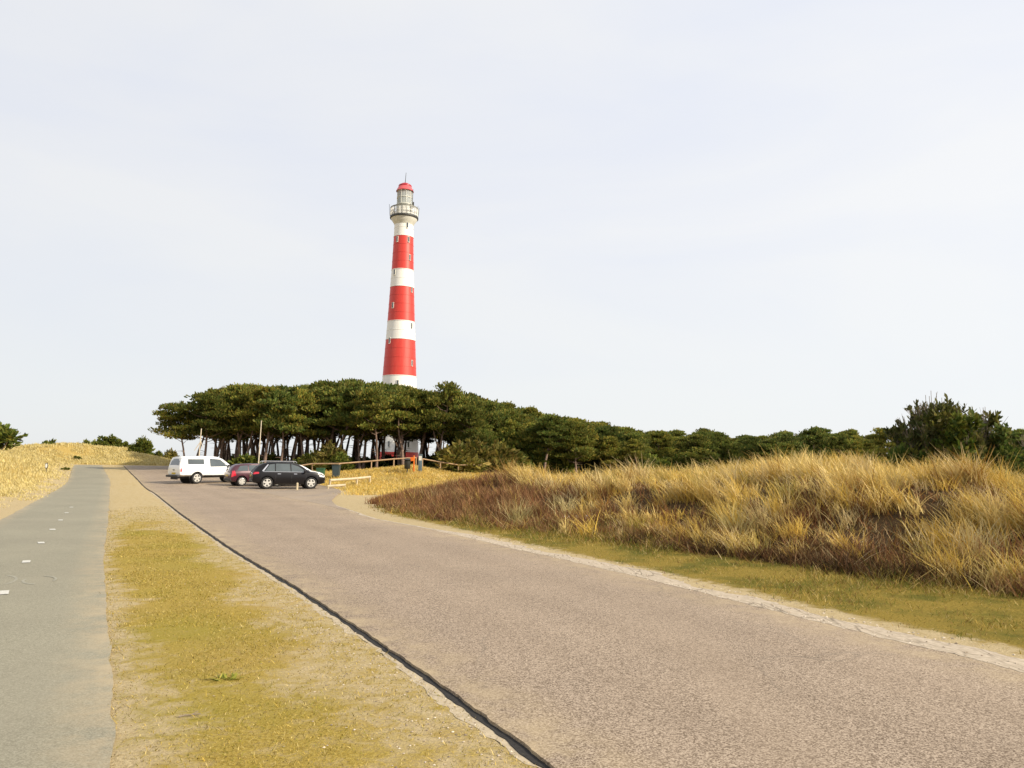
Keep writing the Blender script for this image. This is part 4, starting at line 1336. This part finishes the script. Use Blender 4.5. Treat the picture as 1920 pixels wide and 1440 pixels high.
def make_car(name, St, paint, wheels, wr_, windows, label, windscreen, rearwin, extra, cat="car", rimstyle=5, tyre_w=.23):
    root = empty(name)
    tag(root, label, cat, "cars parked by the wood")
    Xs = [s[0] for s in St]
    halves = [ring_half(s) for s in St]

    def side_w(x, z):
        H_ = [tuple(np.interp(x, Xs, [h[k][c] for h in halves]) for c in (0, 1)) for k in range(1, 9)]
        zs = [h[1] for h in H_]
        ws = [h[0] for h in H_]
        return float(np.interp(z, np.maximum.accumulate(zs), ws))

    def top_pt(x, f_):
        """point on the upper skin: f_ -1..1 across between the roof rails"""
        wr2 = np.interp(x, Xs, [h[7][0] for h in halves])
        zt = np.interp(x, Xs, [h[8][1] for h in halves])
        return Vector((x, f_ * wr2, zt - .05 * abs(f_) ** 3))

    bm = bmesh.new()
    rings = []
    for s, h in zip(St, halves):
        full = [(s[0], y_, z_) for y_, z_ in h] + [(s[0], -y_, z_) for y_, z_ in h[-2:0:-1]]
        rings.append([bm.verts.new(p) for p in full])
    for A, B in zip(rings[:-1], rings[1:]):
        for i in range(len(A)):
            j = (i + 1) % len(A)
            bm.faces.new((A[i], A[j], B[j], B[i]))
    bm.faces.new(rings[0])
    bm.faces.new(rings[-1][::-1])
    bmesh.ops.recalc_face_normals(bm, faces=bm.faces)
    me = bpy.data.meshes.new("body_raw")
    bm.to_mesh(me)
    bm.free()
    tmp = bpy.data.objects.new("tmp_body", me)
    COL.objects.link(tmp)
    cut = MB()
    wmax = max(s[4] for s in St)
    for wx in wheels:
        for sg in (-1, 1):
            cut.cyl((wx, sg * (wmax - .30), wr_ + .015), (wx, sg * (wmax + .3), wr_ + .015), wr_ + .065, seg=28)
    co = cut.build("tmp_cut", None)
    md_ = tmp.modifiers.new("b", 'BOOLEAN')
    md_.object = co
    md_.operation = 'DIFFERENCE'
    md_.solver = 'EXACT'
    dgp = bpy.context.evaluated_depsgraph_get()
    dgp.update()
    newme = bpy.data.meshes.new_from_object(tmp.evaluated_get(dgp))
    bpy.data.objects.remove(tmp)
    bpy.data.objects.remove(co)
    newme.materials.clear()
    newme.materials.append(paint)
    newme.polygons.foreach_set("use_smooth", np.full(len(newme.polygons), True))
    newme.set_sharp_from_angle(angle=R(38))
    newme.name = "body"
    body = link(bpy.data.objects.new("body", newme), root)

    # wheel wells lined black, arches
    b_ = MB()
    for wx in wheels:
        for sg in (-1, 1):
            b_.cyl((wx, sg * (wmax - .299), wr_ + .015), (wx, sg * (wmax - .28), wr_ + .015), wr_ + .06, seg=24)
    b_.build("wheel_well", M['plastic'], root)
    for wx in wheels:
        for sg in (-1, 1):
            M4 = Matrix.Translation((wx, sg * (wmax - .13), wr_)) @ Matrix.Rotation(-sg * PI / 2, 4, 'X')
            wh = MB().lathe([(wr_ * .62, -tyre_w / 2), (wr_ * .93, -tyre_w / 2), (wr_, -tyre_w / 2 + .04), (wr_, tyre_w / 2 - .04), (wr_ * .93, tyre_w / 2), (wr_ * .66, tyre_w / 2), (wr_ * .62, tyre_w / 2 - .03)], 28, M4, close=True).build("wheel", M['tyre'], root, 40)
            rb = MB().lathe([(wr_ * .68, tyre_w / 2 + .004), (wr_ * .64, tyre_w / 2 + .008), (wr_ * .58, tyre_w / 2 - .03)], 28, M4)
            for k in range(rimstyle):
                a_ = 2 * PI * k / rimstyle + .3
                rot = Matrix.Rotation(a_, 3, 'Z')
                M5 = M4 @ rot.to_4x4()
                r2 = bmesh.ops.create_cube(rb.bm, size=1)
                bmesh.ops.transform(rb.bm, matrix=M5 @ Matrix.Translation((wr_ * .32, 0, tyre_w / 2 - .01)) @ Matrix.Diagonal((wr_ * .62, wr_ * .30, .03, 1)), verts=r2['verts'])
            rb.lathe([(0, tyre_w / 2 + .012), (wr_ * .2, tyre_w / 2 + .01), (wr_ * .22, tyre_w / 2 - .02)], 16, M4)
            rb.build("rim", M['rim'], wh, 40)
            MB().lathe([(0, tyre_w / 2 - .05), (wr_ * .63, tyre_w / 2 - .05)], 20, M4).build("rim_back", M['plastic'], wh)

    def side_panel(nm, quad, mat, sg, off=.007, parent=root, nu=8, nv=3):
        """quad: four (x,z) corners: bottom-rear, bottom-front, top-front, top-rear"""
        P = []
        for j in range(nv + 1):
            v_ = j / nv
            row = []
            for i in range(nu + 1):
                u_ = i / nu
                x_ = (1 - v_) * ((1 - u_) * quad[0][0] + u_ * quad[1][0]) + v_ * ((1 - u_) * quad[3][0] + u_ * quad[2][0])
                z_ = (1 - v_) * ((1 - u_) * quad[0][1] + u_ * quad[1][1]) + v_ * ((1 - u_) * quad[3][1] + u_ * quad[2][1])
                row.append((x_, sg * (side_w(x_, z_) + off), z_))
            P.append(row)
        return MB().grid(P).build(nm, mat, parent, 50)

    def top_panel(nm, x0, x1, f0, f1, mat, off=.008, nu=6, nv=4):
        P = []
        for i in range(nu + 1):
            x_ = x0 + (x1 - x0) * i / nu
            ff = f0 + (f1 - f0) * i / nu
            nrm = (top_pt(x_ + .02, 0) - top_pt(x_ - .02, 0)).cross(Vector((0, 1, 0)))
            nrm = nrm.normalized() * (1 if nrm.z > 0 else -1)
            P.append([tuple(top_pt(x_, ff * (2 * j / nv - 1)) + nrm * off) for j in range(nv + 1)])
        return MB().grid(P).build(nm, mat, root, 50)

    for sg in (-1, 1):
        for quad in windows:
            side_panel("side_window", quad, M['car_glass'], sg)
    if windscreen: top_panel("windscreen", *windscreen, M['car_glass'])
    if rearwin: top_panel("rear_window", *rearwin, M['car_glass'])
    extra(root, side_panel, top_panel, side_w)
    return root


def lines(side_panel, root, xs_, z0, z1):
    for xx in xs_:
        for sg in (-1, 1):
            side_panel("door_seam", [(xx - .008, z0), (xx + .008, z0), (xx + .008, z1), (xx - .008, z1)], M['plastic'], sg, .004, nu=1, nv=4)


def mirrors(root, x, z, y, mat):
    for sg in (-1, 1):
        b_ = MB().box((x, sg * (y + .10), z), (.13, .2, .15), bevel=.04)
        b_.build("mirror", mat, root, 50)


# white pickup with hard canopy
def ex_pick(root, sp, tp, sw):
    lines(sp, root, (-.42, .92), .62, 1.10)
    lines(sp, root, (-.62,), .62, 1.80)
    mirrors(root, .98, 1.2, .86, M['plastic'])
    for sg in (-1, 1):
        sp("tail_lamp", [(-2.57, .86), (-2.46, .86), (-2.46, 1.12), (-2.55, 1.12)], M['tail'], sg, .012, nu=2, nv=2)
        sp("sill", [(-.8, .485), (1.1, .485), (1.1, .57), (-.8, .57)], M['plastic'], sg, .01)
        sp("door_handle", [(-.3, .98), (-.1, .98), (-.1, 1.02), (-.3, 1.02)], M['chrome'], sg, .02, nu=2, nv=1)
        sp("headlight", [(2.2, .82), (2.5, .80), (2.5, .94), (2.2, 1.0)], M['lamp'], sg, .01, nu=3, nv=2)
    MB().box((-2.66, 0, .56), (.20, 1.66, .15), bevel=.03).build("rear_bumper", M['plastic'], root, 40)
    MB().box((-2.55, 0, .40), (.10, .9, .16), bevel=.02).build("tow_bar", M['plastic'], root, 40)
    MB().box((2.6, 0, .62), (.16, 1.55, .22), bevel=.05).build("front_bumper", M['car_white'], root, 40)
    MB().box((-2.612, 0, .74), (.02, .5, .12)).build("number_plate", M['plate'], root)
    MB().box((-2.612, 0, .98), (.03, .22, .06)).build("tailgate_handle", M['plastic'], root)
    b_ = MB()
    b_.box((-.3, .38, .47), (4.6, .1, .16)); b_.box((-.3, -.38, .47), (4.6, .1, .16))
    b_.box((-1.35, 0, .38), (.12, 1.4, .12)); b_.box((1.65, 0, .38), (.12, 1.4, .12))
    b_.build("chassis", M['plastic'], root)


ST_PICK = [(-2.60, .62, 1.08, 1.12, .84, .80), (-2.57, .58, 1.12, 1.30, .87, .78), (-2.46, .56, 1.14, 1.66, .88, .73), (-2.38, .54, 1.15, 1.84, .885, .70), (-2.1, .54, 1.15, 1.90, .89, .70), (-1.35, .52, 1.14, 1.91, .89, .70), (-.62, .50, 1.12, 1.90, .89, .70), (-.1, .48, 1.12, 1.89, .89, .69), (.3, .48, 1.12, 1.84, .89, .69), (.62, .48, 1.12, 1.72, .89, .70), (.95, .48, 1.12, 1.47, .89, .73), (1.3, .48, 1.12, 1.20, .89, .78), (1.5, .48, 1.11, 1.16, .885, .78), (2.0, .5, 1.06, 1.11, .875, .76), (2.4, .54, .97, 1.02, .85, .74), (2.55, .58, .86, .90, .79, .70), (2.61, .64, .76, .80, .72, .64)]
pick_ = make_car("pickup_truck", ST_PICK, M['car_white'], (-1.35, 1.65), .385, [[(-2.0, 1.36), (-.82, 1.34), (-.82, 1.70), (-2.0, 1.72)], [(-.38, 1.16), (1.02, 1.16), (.42, 1.66), (-.38, 1.74)]], "white pickup truck with a hard rear canopy, the leftmost parked vehicle", (.58, 1.24, .86, .92), (-2.42, -2.565, .86, .80), ex_pick, "pickup")


def ex_suv(root, sp, tp, sw):
    lines(sp, root, (-.86, .12, 1.02), .34, 1.0)
    mirrors(root, .92, 1.10, .92, M['car_black'])
    for sg in (-1, 1):
        sp("tail_lamp", [(-2.23, .90), (-1.88, .95), (-1.88, 1.05), (-2.17, 1.06)], M['tail'], sg, .012, nu=3, nv=2)
        sp("pillar_trim", [(-1.70, 1.12), (-1.58, 1.12), (-1.28, 1.53), (-1.36, 1.53)], M['chrome'], sg, .011, nu=2, nv=4)
        sp("sill", [(-.95, .275), (.93, .275), (.93, .37), (-.95, .37)], M['plastic'], sg, .012)
        sp("window_trim", [(-1.65, 1.07), (1.05, 1.06), (1.05, 1.08), (-1.65, 1.09)], M['chrome'], sg, .010, nu=10, nv=1)
        sp("headlight", [(1.86, .78), (2.19, .74), (2.15, .86), (1.86, .92)], M['lamp'], sg, .012, nu=3, nv=2)
        for xh in (-.75, .25):
            sp("door_handle", [(xh, .93), (xh + .2, .93), (xh + .2, .96), (xh, .96)], M['chrome'], sg, .022, nu=2, nv=1)
        b_ = MB().cyl((-1.6, sg * .58, 1.735), (.35, sg * .60, 1.74), .022, seg=6)
        b_.cyl((-1.6, sg * .58, 1.735), (-1.7, sg * .57, 1.66), .022, seg=6)
        b_.cyl((.35, sg * .60, 1.74), (.45, sg * .6, 1.66), .022, seg=6)
        b_.build("roof_rail", M['chrome'], root, 40)
    MB().box((-2.23, 0, .50), (.16, 1.62, .20), bevel=.05).build("rear_bumper", M['plastic'], root, 40)
    MB().box((2.18, 0, .45), (.16, 1.5, .2), bevel=.05).build("front_bumper", M['plastic'], root, 40)
    MB().box((-2.295, 0, .82), (.03, .52, .11)).build("number_plate", M['plate'], root)


ST_SUV = [(-2.28, .55, .90, .95, .76, .70), (-2.24, .42, 1.00, 1.06, .86, .72), (-2.12, .37, 1.05, 1.22, .91, .68), (-1.92, .33, 1.07, 1.42, .935, .63), (-1.65, .31, 1.07, 1.57, .94, .63), (-1.2, .28, 1.06, 1.67, .945, .65), (-.5, .26, 1.04, 1.71, .95, .66), (.05, .26, 1.03, 1.69, .95, .66), (.45, .26, 1.03, 1.60, .95, .67), (.8, .27, 1.03, 1.43, .95, .71), (1.12, .27, 1.03, 1.21, .95, .76), (1.35, .27, 1.03, 1.10, .95, .80), (1.72, .28, 1.0, 1.05, .94, .79), (2.02, .31, .92, .97, .89, .75), (2.19, .36, .82, .87, .81, .69), (2.26, .44, .70, .74, .72, .62)]
suv = make_car("parked_car", ST_SUV, M['car_black'], (-1.37, 1.35), .37, [[(-1.52, 1.11), (-.92, 1.10), (-.92, 1.57), (-1.22, 1.53)], [(-.86, 1.10), (.05, 1.09), (.01, 1.58), (-.86, 1.59)], [(.11, 1.09), (1.06, 1.085), (.54, 1.42), (.09, 1.57)]], "glossy black suv with bright alloy wheels parked nearest the road", (.42, 1.22, .9, .93), (-1.70, -2.10, .85, .9), ex_suv)


def ex_hatch(root, sp, tp, sw):
    lines(sp, root, (-.75, .10, .95), .3, .9)
    mirrors(root, .82, 1.0, .80, M['plastic'])
    for sg in (-1, 1):
        sp("tail_lamp", [(-1.93, .62), (-1.60, .72), (-1.68, 1.04), (-1.86, 1.02)], M['tail'], sg, .012, nu=3, nv=3)
        sp("sill", [(-.8, .235), (.85, .235), (.85, .31), (-.8, .31)], M['plastic'], sg, .01)
        sp("headlight", [(1.55, .66), (1.9, .62), (1.85, .74), (1.55, .82)], M['lamp'], sg, .012, nu=3, nv=2)
        sp("door_handle", [(-.05, .84), (.07, .84), (.07, .87), (-.05, .87)], M['chrome'], sg, .02, nu=2, nv=1)
    MB().box((-1.93, 0, .46), (.14, 1.5, .2), bevel=.05).build("rear_bumper", M['plastic'], root, 40)
    MB().box((1.93, 0, .42), (.14, 1.4, .2), bevel=.05).build("front_bumper", M['plastic'], root, 40)
    MB().box((-1.985, 0, .72), (.03, .5, .11)).build("number_plate", M['plate'], root)


ST_HATCH = [(-1.98, .48, .82, .88, .68, .62), (-1.93, .36, .94, 1.02, .79, .66), (-1.8, .3, .98, 1.22, .82, .62), (-1.6, .27, .99, 1.40, .835, .59), (-1.2, .25, .98, 1.48, .84, .60), (-.5, .23, .96, 1.50, .845, .61), (.1, .22, .95, 1.48, .845, .61), (.45, .22, .95, 1.38, .845, .62), (.75, .22, .95, 1.22, .845, .65), (1.05, .23, .95, 1.03, .84, .70), (1.25, .24, .93, .98, .835, .70), (1.6, .26, .86, .91, .80, .68), (1.85, .31, .76, .81, .72, .62), (1.97, .40, .64, .68, .62, .54)]
WIN_H = [[(-1.55, 1.02), (-.80, 1.01), (-.80, 1.38), (-1.3, 1.36)], [(-.74, 1.01), (.06, 1.0), (.03, 1.38), (-.74, 1.39)], [(.12, 1.0), (.92, .985), (.46, 1.28), (.1, 1.37)]]
hat = make_car("parked_car", ST_HATCH, M['car_teal'], (-1.22, 1.22), .315, WIN_H, "dark maroon hatchback with large tail lamps between the white pickup and the black car", (.40, 1.0, .88, .92), (-1.52, -1.86, .85, .9), ex_hatch, rimstyle=7)
wht = make_car("parked_car", ST_HATCH, M['car_white'], (-1.22, 1.22), .315, WIN_H, "white car mostly hidden behind the black suv, only its nose showing", (.40, 1.0, .88, .92), (-1.52, -1.86, .85, .9), ex_hatch, rimstyle=7)
for o, (px, Y, hd_) in ((pick_, (399, 55.6, 50)), (suv, (545, 50.2, 24)), (hat, (487, 53.6, 36)), (wht, (558, 53.6, 22))):
    X = (px - 960) / F * Y
    o.location = (X, Y, float(base(Y)) + 0.038)
    o.rotation_euler = (0, -R(1.6) * (Y > 53), R(hd_))

# ------------------------------------------------------------------ fences, posts, bins, poles
M['rail'] = simple("rail_wood", (0.42, 0.28, 0.16), 0.75, 0.25, 3, bmp=0.3)
M['pale_wood'] = simple("pale_wood", (0.50, 0.42, 0.28), 0.75, 0.18, 3, bmp=0.3)
M['orange'] = simple("orange_paint", (0.72, 0.16, 0.012), 0.5, 0.1, 5)
M['bluegrey'] = simple("blue_grey_paint", (0.10, 0.145, 0.17), 0.5, 0.15, 4)
M['bin_dark'] = simple("dark_bin", (0.018, 0.02, 0.018), 0.5, 0.2, 6)
M['green'] = simple("green_plastic", (0.03, 0.10, 0.045), 0.5, 0.15, 5)
M['blue'] = simple("blue_plastic", (0.035, 0.055, 0.06), 0.5, 0.15, 5)
M['pole'] = simple("pale_pole", (0.60, 0.52, 0.40), 0.5, 0.1, 3)


def at_px(px, Y):
    X = (px - 960) / F * Y
    return X, Y, float(height(X, Y))


def rail_fence(pts, label, post_h=0.8, rails=(0.78,), r=0.055, pr=0.05, mat='rail', step=1.9, pm=None):
    root = empty("rail_fence", pts[0])
    tag(root, label, "fence", "wooden rail fences")
    o0 = Vector(pts[0])
    P = [Vector(p) for p in pts]
    segs = []
    for a_, b_ in zip(P[:-1], P[1:]):
        n = max(1, round((b_ - a_).length / step))
        for i in range(n): segs.append(a_.lerp(b_, i / n))
    segs.append(P[-1])
    for p in segs:
        z = float(height(p.x, p.y))
        p.z = z
        q_ = p - o0
        MB().cyl((q_.x, q_.y, q_.z - .2), (q_.x, q_.y, q_.z + post_h), pr, pr * .95, 8).build("post", M[pm or mat], root, 40)
    for hz in rails:
        b_ = MB()
        for a_, c in zip(segs[:-1], segs[1:]):
            u = (c - a_).normalized() * .05
            b_.cyl(a_ - o0 - u + Vector((0, 0, hz)), c - o0 + u + Vector((0, 0, hz)), r, seg=8)
        b_.build("rail", M[mat], root, 40)
    return root


rail_fence([at_px(478, 66), at_px(590, 66), at_px(640, 65), at_px(700, 65.5), at_px(783, 66)], "long wooden rail fence running behind the black car up to the orange post", 0.82, (.80,), .06)
rail_fence([at_px(795, 66), at_px(862, 66.5), at_px(905, 67)], "short wooden rail fence falling away right of the orange post", 0.82, (.80,), .05)
rail_fence([(-12.2, 52.4, 0), (-11.0, 55.5, 0), (-10.5, 57.8, 0)], "low pale wooden barrier at the end of the car park right of the black car", 0.52, (.50,), .085, .07, 'pale_wood', 2.6)
rail_fence([(-11.9, 50.6, 0), (-10.9, 51.0, 0)], "short low pale kerb rail in front of the black car nose", 0.34, (.26,), .09, .07, 'pale_wood', 1.2)


def thing(name, px, Y, label, cat, group=None):
    X, Y_, z = at_px(px, Y)
    return tag(empty(name, (X, Y_, z)), label, cat, group)


t = thing("wooden_post", 563, 48.3, "short pale wooden post standing in front of the black car side", "post")
MB().cyl((0, 0, -.1), (.02, 0, .52), .075, .07, 10).build("shaft", M['pale_wood'], t, 40)
MB().cyl((.02, 0, .52), (.021, 0, .56), .07, .04, 10).build("post_top", M['pale_wood'], t, 40)

t = thing("orange_post", 779, 62.5, "bright orange post with a slanted bracket beside the blue grey pillar", "post")
MB().cyl((0, 0, -.1), (0, 0, 1.32), .06, .055, 10).build("shaft", M['orange'], t, 40)
MB().cyl((-.28, 0, .95), (0, 0, 1.2), .035, seg=8).build("bracket", M['orange'], t, 40)
MB().box((-.12, -.07, 1.02), (.3, .02, .3), bevel=.005).build("sign_plate", M['orange'], t)

t = thing("information_pillar", 791, 63, "narrow blue grey pillar standing where the two rail fences meet", "pillar")
MB().box((0, 0, .62), (.30, .16, 1.4), bevel=.02).build("panel", M['bluegrey'], t, 40)
MB().box((0, -.085, 1.05), (.24, .012, .36)).build("notice", M['cream'], t)
MB().box((0, 0, 1.35), (.34, .2, .06), bevel=.015).build("cap", M['bluegrey'], t, 40)

t = thing("litter_bin", 767, 62, "dark litter bin on a leg left of the orange post", "bin")
MB().cyl((.0, 0, -.1), (0, 0, .45), .05, seg=8).build("leg", M['dark_metal'], t, 40)
MB().lathe([(.0, .32), (.19, .34), (.24, .40), (.26, .95), (.22, .96), (.2, .5), (0, .5)], 20).build("bin_body", M['bin_dark'], t, 40)
MB().lathe([(.28, 1.02), (.30, 1.05), (.2, 1.16), (0, 1.2)], 20).build("lid", M['bin_dark'], t, 40)

for px, Y, mt, lab in ((606, 60, 'green', "green wheeled bin behind the black car nose"), (635, 61.5, 'blue', "dark blue grey wheeled bin behind the low pale barrier")):
    t = thing("wheeled_bin", px, Y, lab, "bin", "wheeled bins at the car park end")
    MB().prism([(-.24, .08), (.24, .08), (.29, .95), (-.29, .95)], -.26, .26).build("bin_body", M[mt], t, 30)
    MB().box((0, 0, .985), (.64, .60, .06), bevel=.025).build("lid", M[mt], t, 40)
    for sx in (-1, 1):
        MB().cyl((sx * .2 - .03, .28, .1), (sx * .2 + .03, .28, .1), .1, seg=14).build("wheel", M['tyre'], t, 40)

t = thing("flagpole", 489, 68.5, "slim pale bare pole standing in front of the pine trunks above the maroon hatchback", "pole")
MB().cyl((0, 0, -.2), (.10, 0, 4.75), .055, .035, 10).build("shaft", M['pole'], t, 40)
MB().lathe([(0, 4.82), (.05, 4.80), (.06, 4.76), (.03, 4.72)], 10, Matrix.Translation((.10, 0, 0))).build("finial", M['pole'], t, 40)
MB().box((0, 0, .05), (.22, .22, .2), bevel=.02).build("base_plate", M['grey_metal'], t)

t = thing("forked_pole", 377, 70, "pale forked pole with a slanting arm in front of the pines above the white pickup", "pole")
MB().cyl((0, 0, -.2), (.12, 0, 4.1), .06, .04, 10).build("shaft", M['pole'], t, 40)
MB().cyl((.07, 0, 2.85), (.02 - .42, 0, 2.1), .045, .03, 8).build("arm", M['pole'], t, 40)
MB().cyl((.08, 0, 3.1), (.36, 0, 2.35), .03, .02, 8).build("arm", M['pole'], t, 40)

t = thing("marker_post", 95.5, 62, "small rounded white marker board on a thin post in the left dune grass", "marker")
MB().cyl((0, 0, -.2), (0, 0, .75), .025, seg=8).build("post", M['dark_metal'], t, 40)
ov = [(.13 * math.cos(a_), .62 + .24 * math.sin(a_)) for a_ in np.linspace(0, 2 * PI, 20, endpoint=False)]
MB().prism(ov, -.055, -.03).build("board_rim", M['dark_metal'], t)
MB().prism([(p[0] * .62, .62 + (p[1] - .62) * .74) for p in ov], -.068, -.056).build("board", M['white_paint'], t)

# ------------------------------------------------------------------ small things on the ground
M['litter'] = simple("white_plastic", (0.82, 0.82, 0.80), 0.4, 0.05, 20)
M['weed'] = simple("weed_leaf", (0.09, 0.14, 0.025), 0.6, 0.3, 20)
for cx, cy, sz, lab in ((1.89, 20.55, .15, "crumpled white plastic scrap lying curled at the heather foot"), (1.52, 20.95, .08, "tiny white scrap left of the larger curled one")):
    b_ = MB()
    P = []
    for i in range(9):
        a_ = PI * (1.05 + .9 * i / 8)
        P.append([(sz * math.cos(a_) * (1 + .05 * math.sin(i * 2)), -.05 + .02 * math.sin(i), sz * .95 + sz * math.sin(a_)), (sz * .75 * math.cos(a_), .07, sz * .95 + sz * .72 * math.sin(a_) + .01)])
    b_.grid(P)
    o = b_.build("plastic_scrap", M['litter'], None, 60)
    sd_ = o.modifiers.new("thickness", 'SOLIDIFY')
    sd_.thickness = .006
    o.location = (cx, cy, float(height(cx, cy)) + .03)
    tag(o, lab, "litter", "white scraps by the heather")

wd0 = (-2.28, 6.45)
t = empty("weed", (wd0[0], wd0[1], float(height(*wd0))))
tag(t, "small green leafy weed in the mossy verge between path and road", "weed")
a2 = Acc()
nl = 34
az = rng.uniform(0, 2 * PI, nl)
a2.add(*blades(np.stack([np.cos(az) * .04 + rng.normal(0, .05, nl), np.sin(az) * .02 + rng.normal(0, .02, nl), np.zeros(nl)], 1), az, rng.uniform(1.0, 1.1, nl), rng.uniform(.03, .07, nl), np.full(nl, .024), rng.uniform(.1, .4, nl), pick(np.array([(.26, .26, .035), (.34, .31, .06), (.16, .19, .025)]), nl), 3))
a2.obj("foliage", M['blade'], t)
tw0 = (-2.22, 5.5)
tw = MB()
for (a_, b_, r_) in (((0, 0, .012), (.10, .03, .016), .005), ((.04, .012, .014), (.07, .06, .02), .004), ((-.03, -.02, .01), (0, 0, .012), .006)):
    tw.cyl(a_, b_, r_, r_ * .7, 6)
o = tw.build("dry_twig", M['twig'], None, 40)
o.location = (tw0[0], tw0[1], float(height(*tw0)))
tag(o, "dark dry twig lying on the verge moss near the path", "twig")
